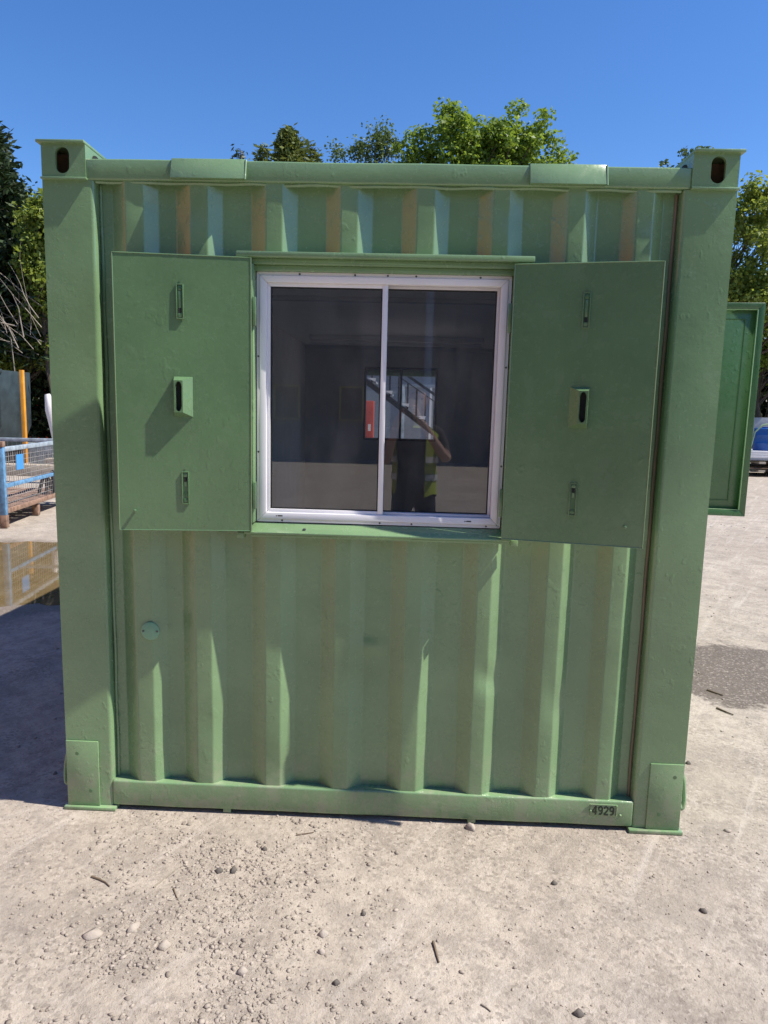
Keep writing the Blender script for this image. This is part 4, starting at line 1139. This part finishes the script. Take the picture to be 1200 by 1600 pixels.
# distant wooded backdrop closing the horizon
def wood(name, label, x0, x1, y, h, n):
    cs = np.stack([rng.uniform(x0, x1, n), rng.uniform(y - 2, y + 2, n), rng.uniform(.3, 1, n) * h * .85], 1)
    V, Q = leaf_cloud(cs, rng.uniform(.8, 1.9, (n, 1)), np.full(n, 60), .42)
    o = quads_mesh(name, V, Q, LEAF_DARK); tag(o, label, 'woodland', kind='stuff')
wood('woodland', 'distant dark woodland edge closing off the yard', -34, 34, 36, 6.0, 520)

# ------------------------------------------------------------------ behind the camera (seen mirrored in the glass and paint)
sh = empty('workshop_building', (0, -19.2, 0)); tag(sh, 'dark clad workshop across the yard, mirrored in the window', 'building')
MB().box(-20, 16, -8, 0, 0, 10.6).build('wall', SHED, sh)
MB().box(-20.3, 16.3, -8.3, .3, 10.6, 10.8).build('roof', SHED_R, sh)
for k in range(72): MB().box(-20 + k * .5, -19.94 + k * .5, .0005, .04, 1.1, 10.59).build('cladding_rib', SHED, sh)
for x0, x1 in ((-4.0, -3.2), (-2.0, -1.25)):
    bar_frame(x0, x1, 1.2, 2.25, .05, .045, .08, 'window_frame', YELLOWF, sh)
    MB().box(x0 + .05, x1 - .05, .045, .05, 1.25, 2.2).build('pane', RUBBER, sh)
MB().tube([(.66, .16, 0), (.66, .16, 10.5)], .12, 12).build('downpipe', PALEB, sh, smooth=True)
wh = empty('orange_warehouse', (-8.6, -4, 0)); tag(wh, 'orange red clad warehouse left of the camera, mirrored in the glossy paint', 'building')
MB().box(-6, 0, -2.4, 6.4, 0, 5.6).build('wall', BRICK, wh)
MB().box(-6.2, .2, -2.6, 6.6, 5.6, 5.8).build('roof', SHED_R, wh)
for k in range(17): MB().box(.0005, .05, -2.3 + k * .5, -2.22 + k * .5, .4, 5.59).build('cladding_rib', BRICK, wh)

# ------------------------------------------------------------------ the photographer, mirrored in the right-hand pane
SKIN = plain('skin', (.42, .25, .18), .5, var=.06)
HIVIS = plain('hi_vis_yellow', (.33, .40, .03), .7, var=.08, scale=12)
REFL = plain('reflective_tape', (.62, .62, .62), .35, .2)
CLOTH = plain('dark_clothing', (.020, .020, .024), .85, var=.2)
HAIR = plain('brown_hair', (.05, .033, .022), .7)
PHONE = plain('phone_case', (.02, .02, .022), .35)
px_, py_ = .17, -3.02
pe = empty('person', (px_, py_, 0)); tag(pe, 'person in dark clothes and yellow vest holding up a phone, mirrored in glass', 'person')
J = {}; E = []
def j(n, co, r, parent=None):
    J[n] = (Vector(co), r); 
    if parent: E.append((parent, n))
j('pelvis', (0, 0, .98), (.155, .115)); j('waist', (0, .0, 1.12), (.145, .11), 'pelvis'); j('chest', (0, .01, 1.32), (.165, .12), 'waist')
j('upper', (0, 0, 1.45), (.13, .09), 'chest'); j('neck', (.0, .01, 1.54), (.055, .055), 'upper'); j('headb', (.01, .035, 1.62), (.068, .075), 'neck')
j('headm', (.012, .04, 1.70), (.078, .095), 'headb'); j('headt', (.012, .03, 1.775), (.062, .075), 'headm')
for s, nm in ((1, 'r'), (-1, 'l')):
    j('hip' + nm, (s * .10, 0, .90), (.098, .10), 'pelvis'); j('knee' + nm, (s * .11, .02, .50), (.062, .065), 'hip' + nm)
    j('ank' + nm, (s * .12, -.01, .10), (.042, .045), 'knee' + nm); j('heel' + nm, (s * .12, .0, .045), (.042, .045), 'ank' + nm); j('toe' + nm, (s * .135, .19, .03), (.038, .028), 'heel' + nm)
    j('sh' + nm, (s * .19, 0, 1.44), (.062, .062), 'upper')
# right arm: elbow out to the side, forearm up to the phone; left arm: tucked, supporting the phone
Hx, Hy, Hz = CAM.x - px_, -2.665 - py_, CAM.z
j('elr', (.255, .10, 1.36 - .14), (.046, .046), 'shr'); j('wrr', (Hx + .085, Hy - .03, Hz - .075), (.030, .028), 'elr')
j('ell', (-.235, .12, 1.19), (.046, .046), 'shl'); j('wrl', (Hx - .085, Hy - .04, Hz - .11), (.030, .028), 'ell')
j('palmr', (Hx + .060, Hy - .025, Hz - .025), (.034, .016), 'wrr'); j('palml', (Hx - .060, Hy - .03, Hz - .055), (.034, .016), 'wrl')
for s, nm in ((1, 'r'), (-1, 'l')):
    pz = Hz - .025 if s > 0 else Hz - .055; p0 = 'palm' + nm
    for k, (ln, dz) in enumerate(((.050, .040), (.056, .020), (.052, .0), (.042, -.020))):
        a_ = f'f{nm}{k}a'; b_ = f'f{nm}{k}b'; c_ = f'f{nm}{k}c'
        j(a_, (Hx + s * .052, Hy - .002, pz + dz), (.0095, .0095), p0)
        j(b_, (Hx + s * .046, Hy + .022, pz + dz + .004), (.0088, .0088), a_)
        j(c_, (Hx + s * (.046 - ln * .45), Hy + .026, pz + dz + .006), (.0075, .0075), b_)
    j(f't{nm}a', (Hx + s * .050, Hy - .034, pz + .020), (.011, .011), p0); j(f't{nm}b', (Hx + s * .028, Hy - .034, pz + .035), (.009, .009), f't{nm}a')
me = bpy.data.meshes.new('body'); names = list(J)
me.from_pydata([J[k][0] for k in names], [(names.index(a), names.index(b)) for a, b in E], [])
bo_ = bpy.data.objects.new('body_tmp', me); COL.objects.link(bo_)
sm = bo_.modifiers.new('skin', 'SKIN'); sm.use_smooth_shade = True
for i, k in enumerate(names):
    me.skin_vertices[0].data[i].radius = J[k][1]; me.skin_vertices[0].data[i].use_root = (k == 'pelvis')
ssf = bo_.modifiers.new('sub', 'SUBSURF'); ssf.levels = 2; ssf.render_levels = 2
dg = bpy.context.evaluated_depsgraph_get(); bmesh_ = bpy.data.meshes.new_from_object(bo_.evaluated_get(dg))
bpy.data.objects.remove(bo_)
bmesh_.name = 'body'
# face relief: nose, brow, eye hollows, mouth
hc = J['headm'][0]
for v in bmesh_.vertices:
    q = v.co - hc
    if v.co.z > 1.57 and q.y > .02:
        def gsp(x, z, r): return math.exp(-((q.x - x) ** 2 + (q.z - z) ** 2) / r ** 2)
        v.co.y += .020 * gsp(0, -.022, .018) - .008 * gsp(.03, .0, .014) - .008 * gsp(-.03, .0, .014) + .006 * gsp(0, -.068, .02)
bmesh_.materials.clear()
for m_ in (CLOTH, SKIN, HAIR): bmesh_.materials.append(m_)
for p in bmesh_.polygons:
    c = p.center
    if c.z > 1.55: p.material_index = 2 if (c.z > hc.z + .045 or (c.y < hc.y - .02 and c.z > hc.z - .04)) else 1
    elif c.z > 1.15 and c.y > .10 and (abs(c.x) > .0): p.material_index = 1 if (c.y > .13 or abs(c.x) > .22) else 0
    else: p.material_index = 0
body = link(bpy.data.objects.new('body', bmesh_), pe)
for s in (1, -1):
    m = MB(); P = [(hc.x + s * .082, hc.y - .01 + .012 * math.cos(a), hc.z - .015 + .028 * math.sin(a)) for a in np.linspace(0, 6.283, 12, endpoint=False)]
    m.tube(P + [P[0]], .007, 6, cap=False); m.build('ear', SKIN, pe, smooth=True)
    m = MB(); m.tube([(hc.x + s * .03, hc.y + .080, hc.z), (hc.x + s * .03, hc.y + .090, hc.z)], [.010, .004], 8); m.build('eye', RUBBER, pe, smooth=True)
# vest: a lofted shell round the torso with shoulders
rings = [(.93, .185, .150), (1.05, .180, .145), (1.18, .178, .142), (1.32, .195, .148), (1.42, .205, .130), (1.475, .165, .10), (1.50, .085, .075)]
V = []; nn = 28
for z, rx, ry in rings:
    for k in range(nn):
        a = 2 * math.pi * k / nn
        V.append((rx * math.cos(a) * (1 + .02 * math.sin(5 * a + z * 9)), .008 + ry * math.sin(a), z + (.02 * math.sin(a * 3) if z < 1 else 0)))
F = []
for i in range(len(rings) - 1):
    for k in range(nn):
        a = (k + .5) / nn * 360
        if 62 < a < 138 and rings[i][0] < 1.45: continue    # open front
        if rings[i][0] in (1.32, 1.42) and (a < 22 or a > 338 or 158 < a < 202): continue   # arm holes
        F.append((i*nn+k, i*nn+(k+1) % nn, (i+1)*nn+(k+1) % nn, (i+1)*nn+k))
vest = MB().add(V, F).build('vest', HIVIS, pe, smooth=True)
for z in (1.06, 1.20):
    m = MB(); V = []; F = []
    for dz in (0, .05):
        for k in range(nn + 1):
            a = math.radians(138 + (284) * k / nn); V.append((.188 * math.cos(a), .008 + .153 * math.sin(a), z + dz))
    F = [(k, k + 1, nn + 2 + k, nn + 1 + k) for k in range(nn)]
    m.add(V, F).build('reflective_band', REFL, vest, smooth=True)
ph = MB().box(CAM.x - .040, CAM.x + .040, -2.652, -2.643, CAM.z - .145, CAM.z + .018).build('phone', PHONE, bevel=.003)
tag(ph, 'black phone held up by the person, mirrored in glass', 'phone')
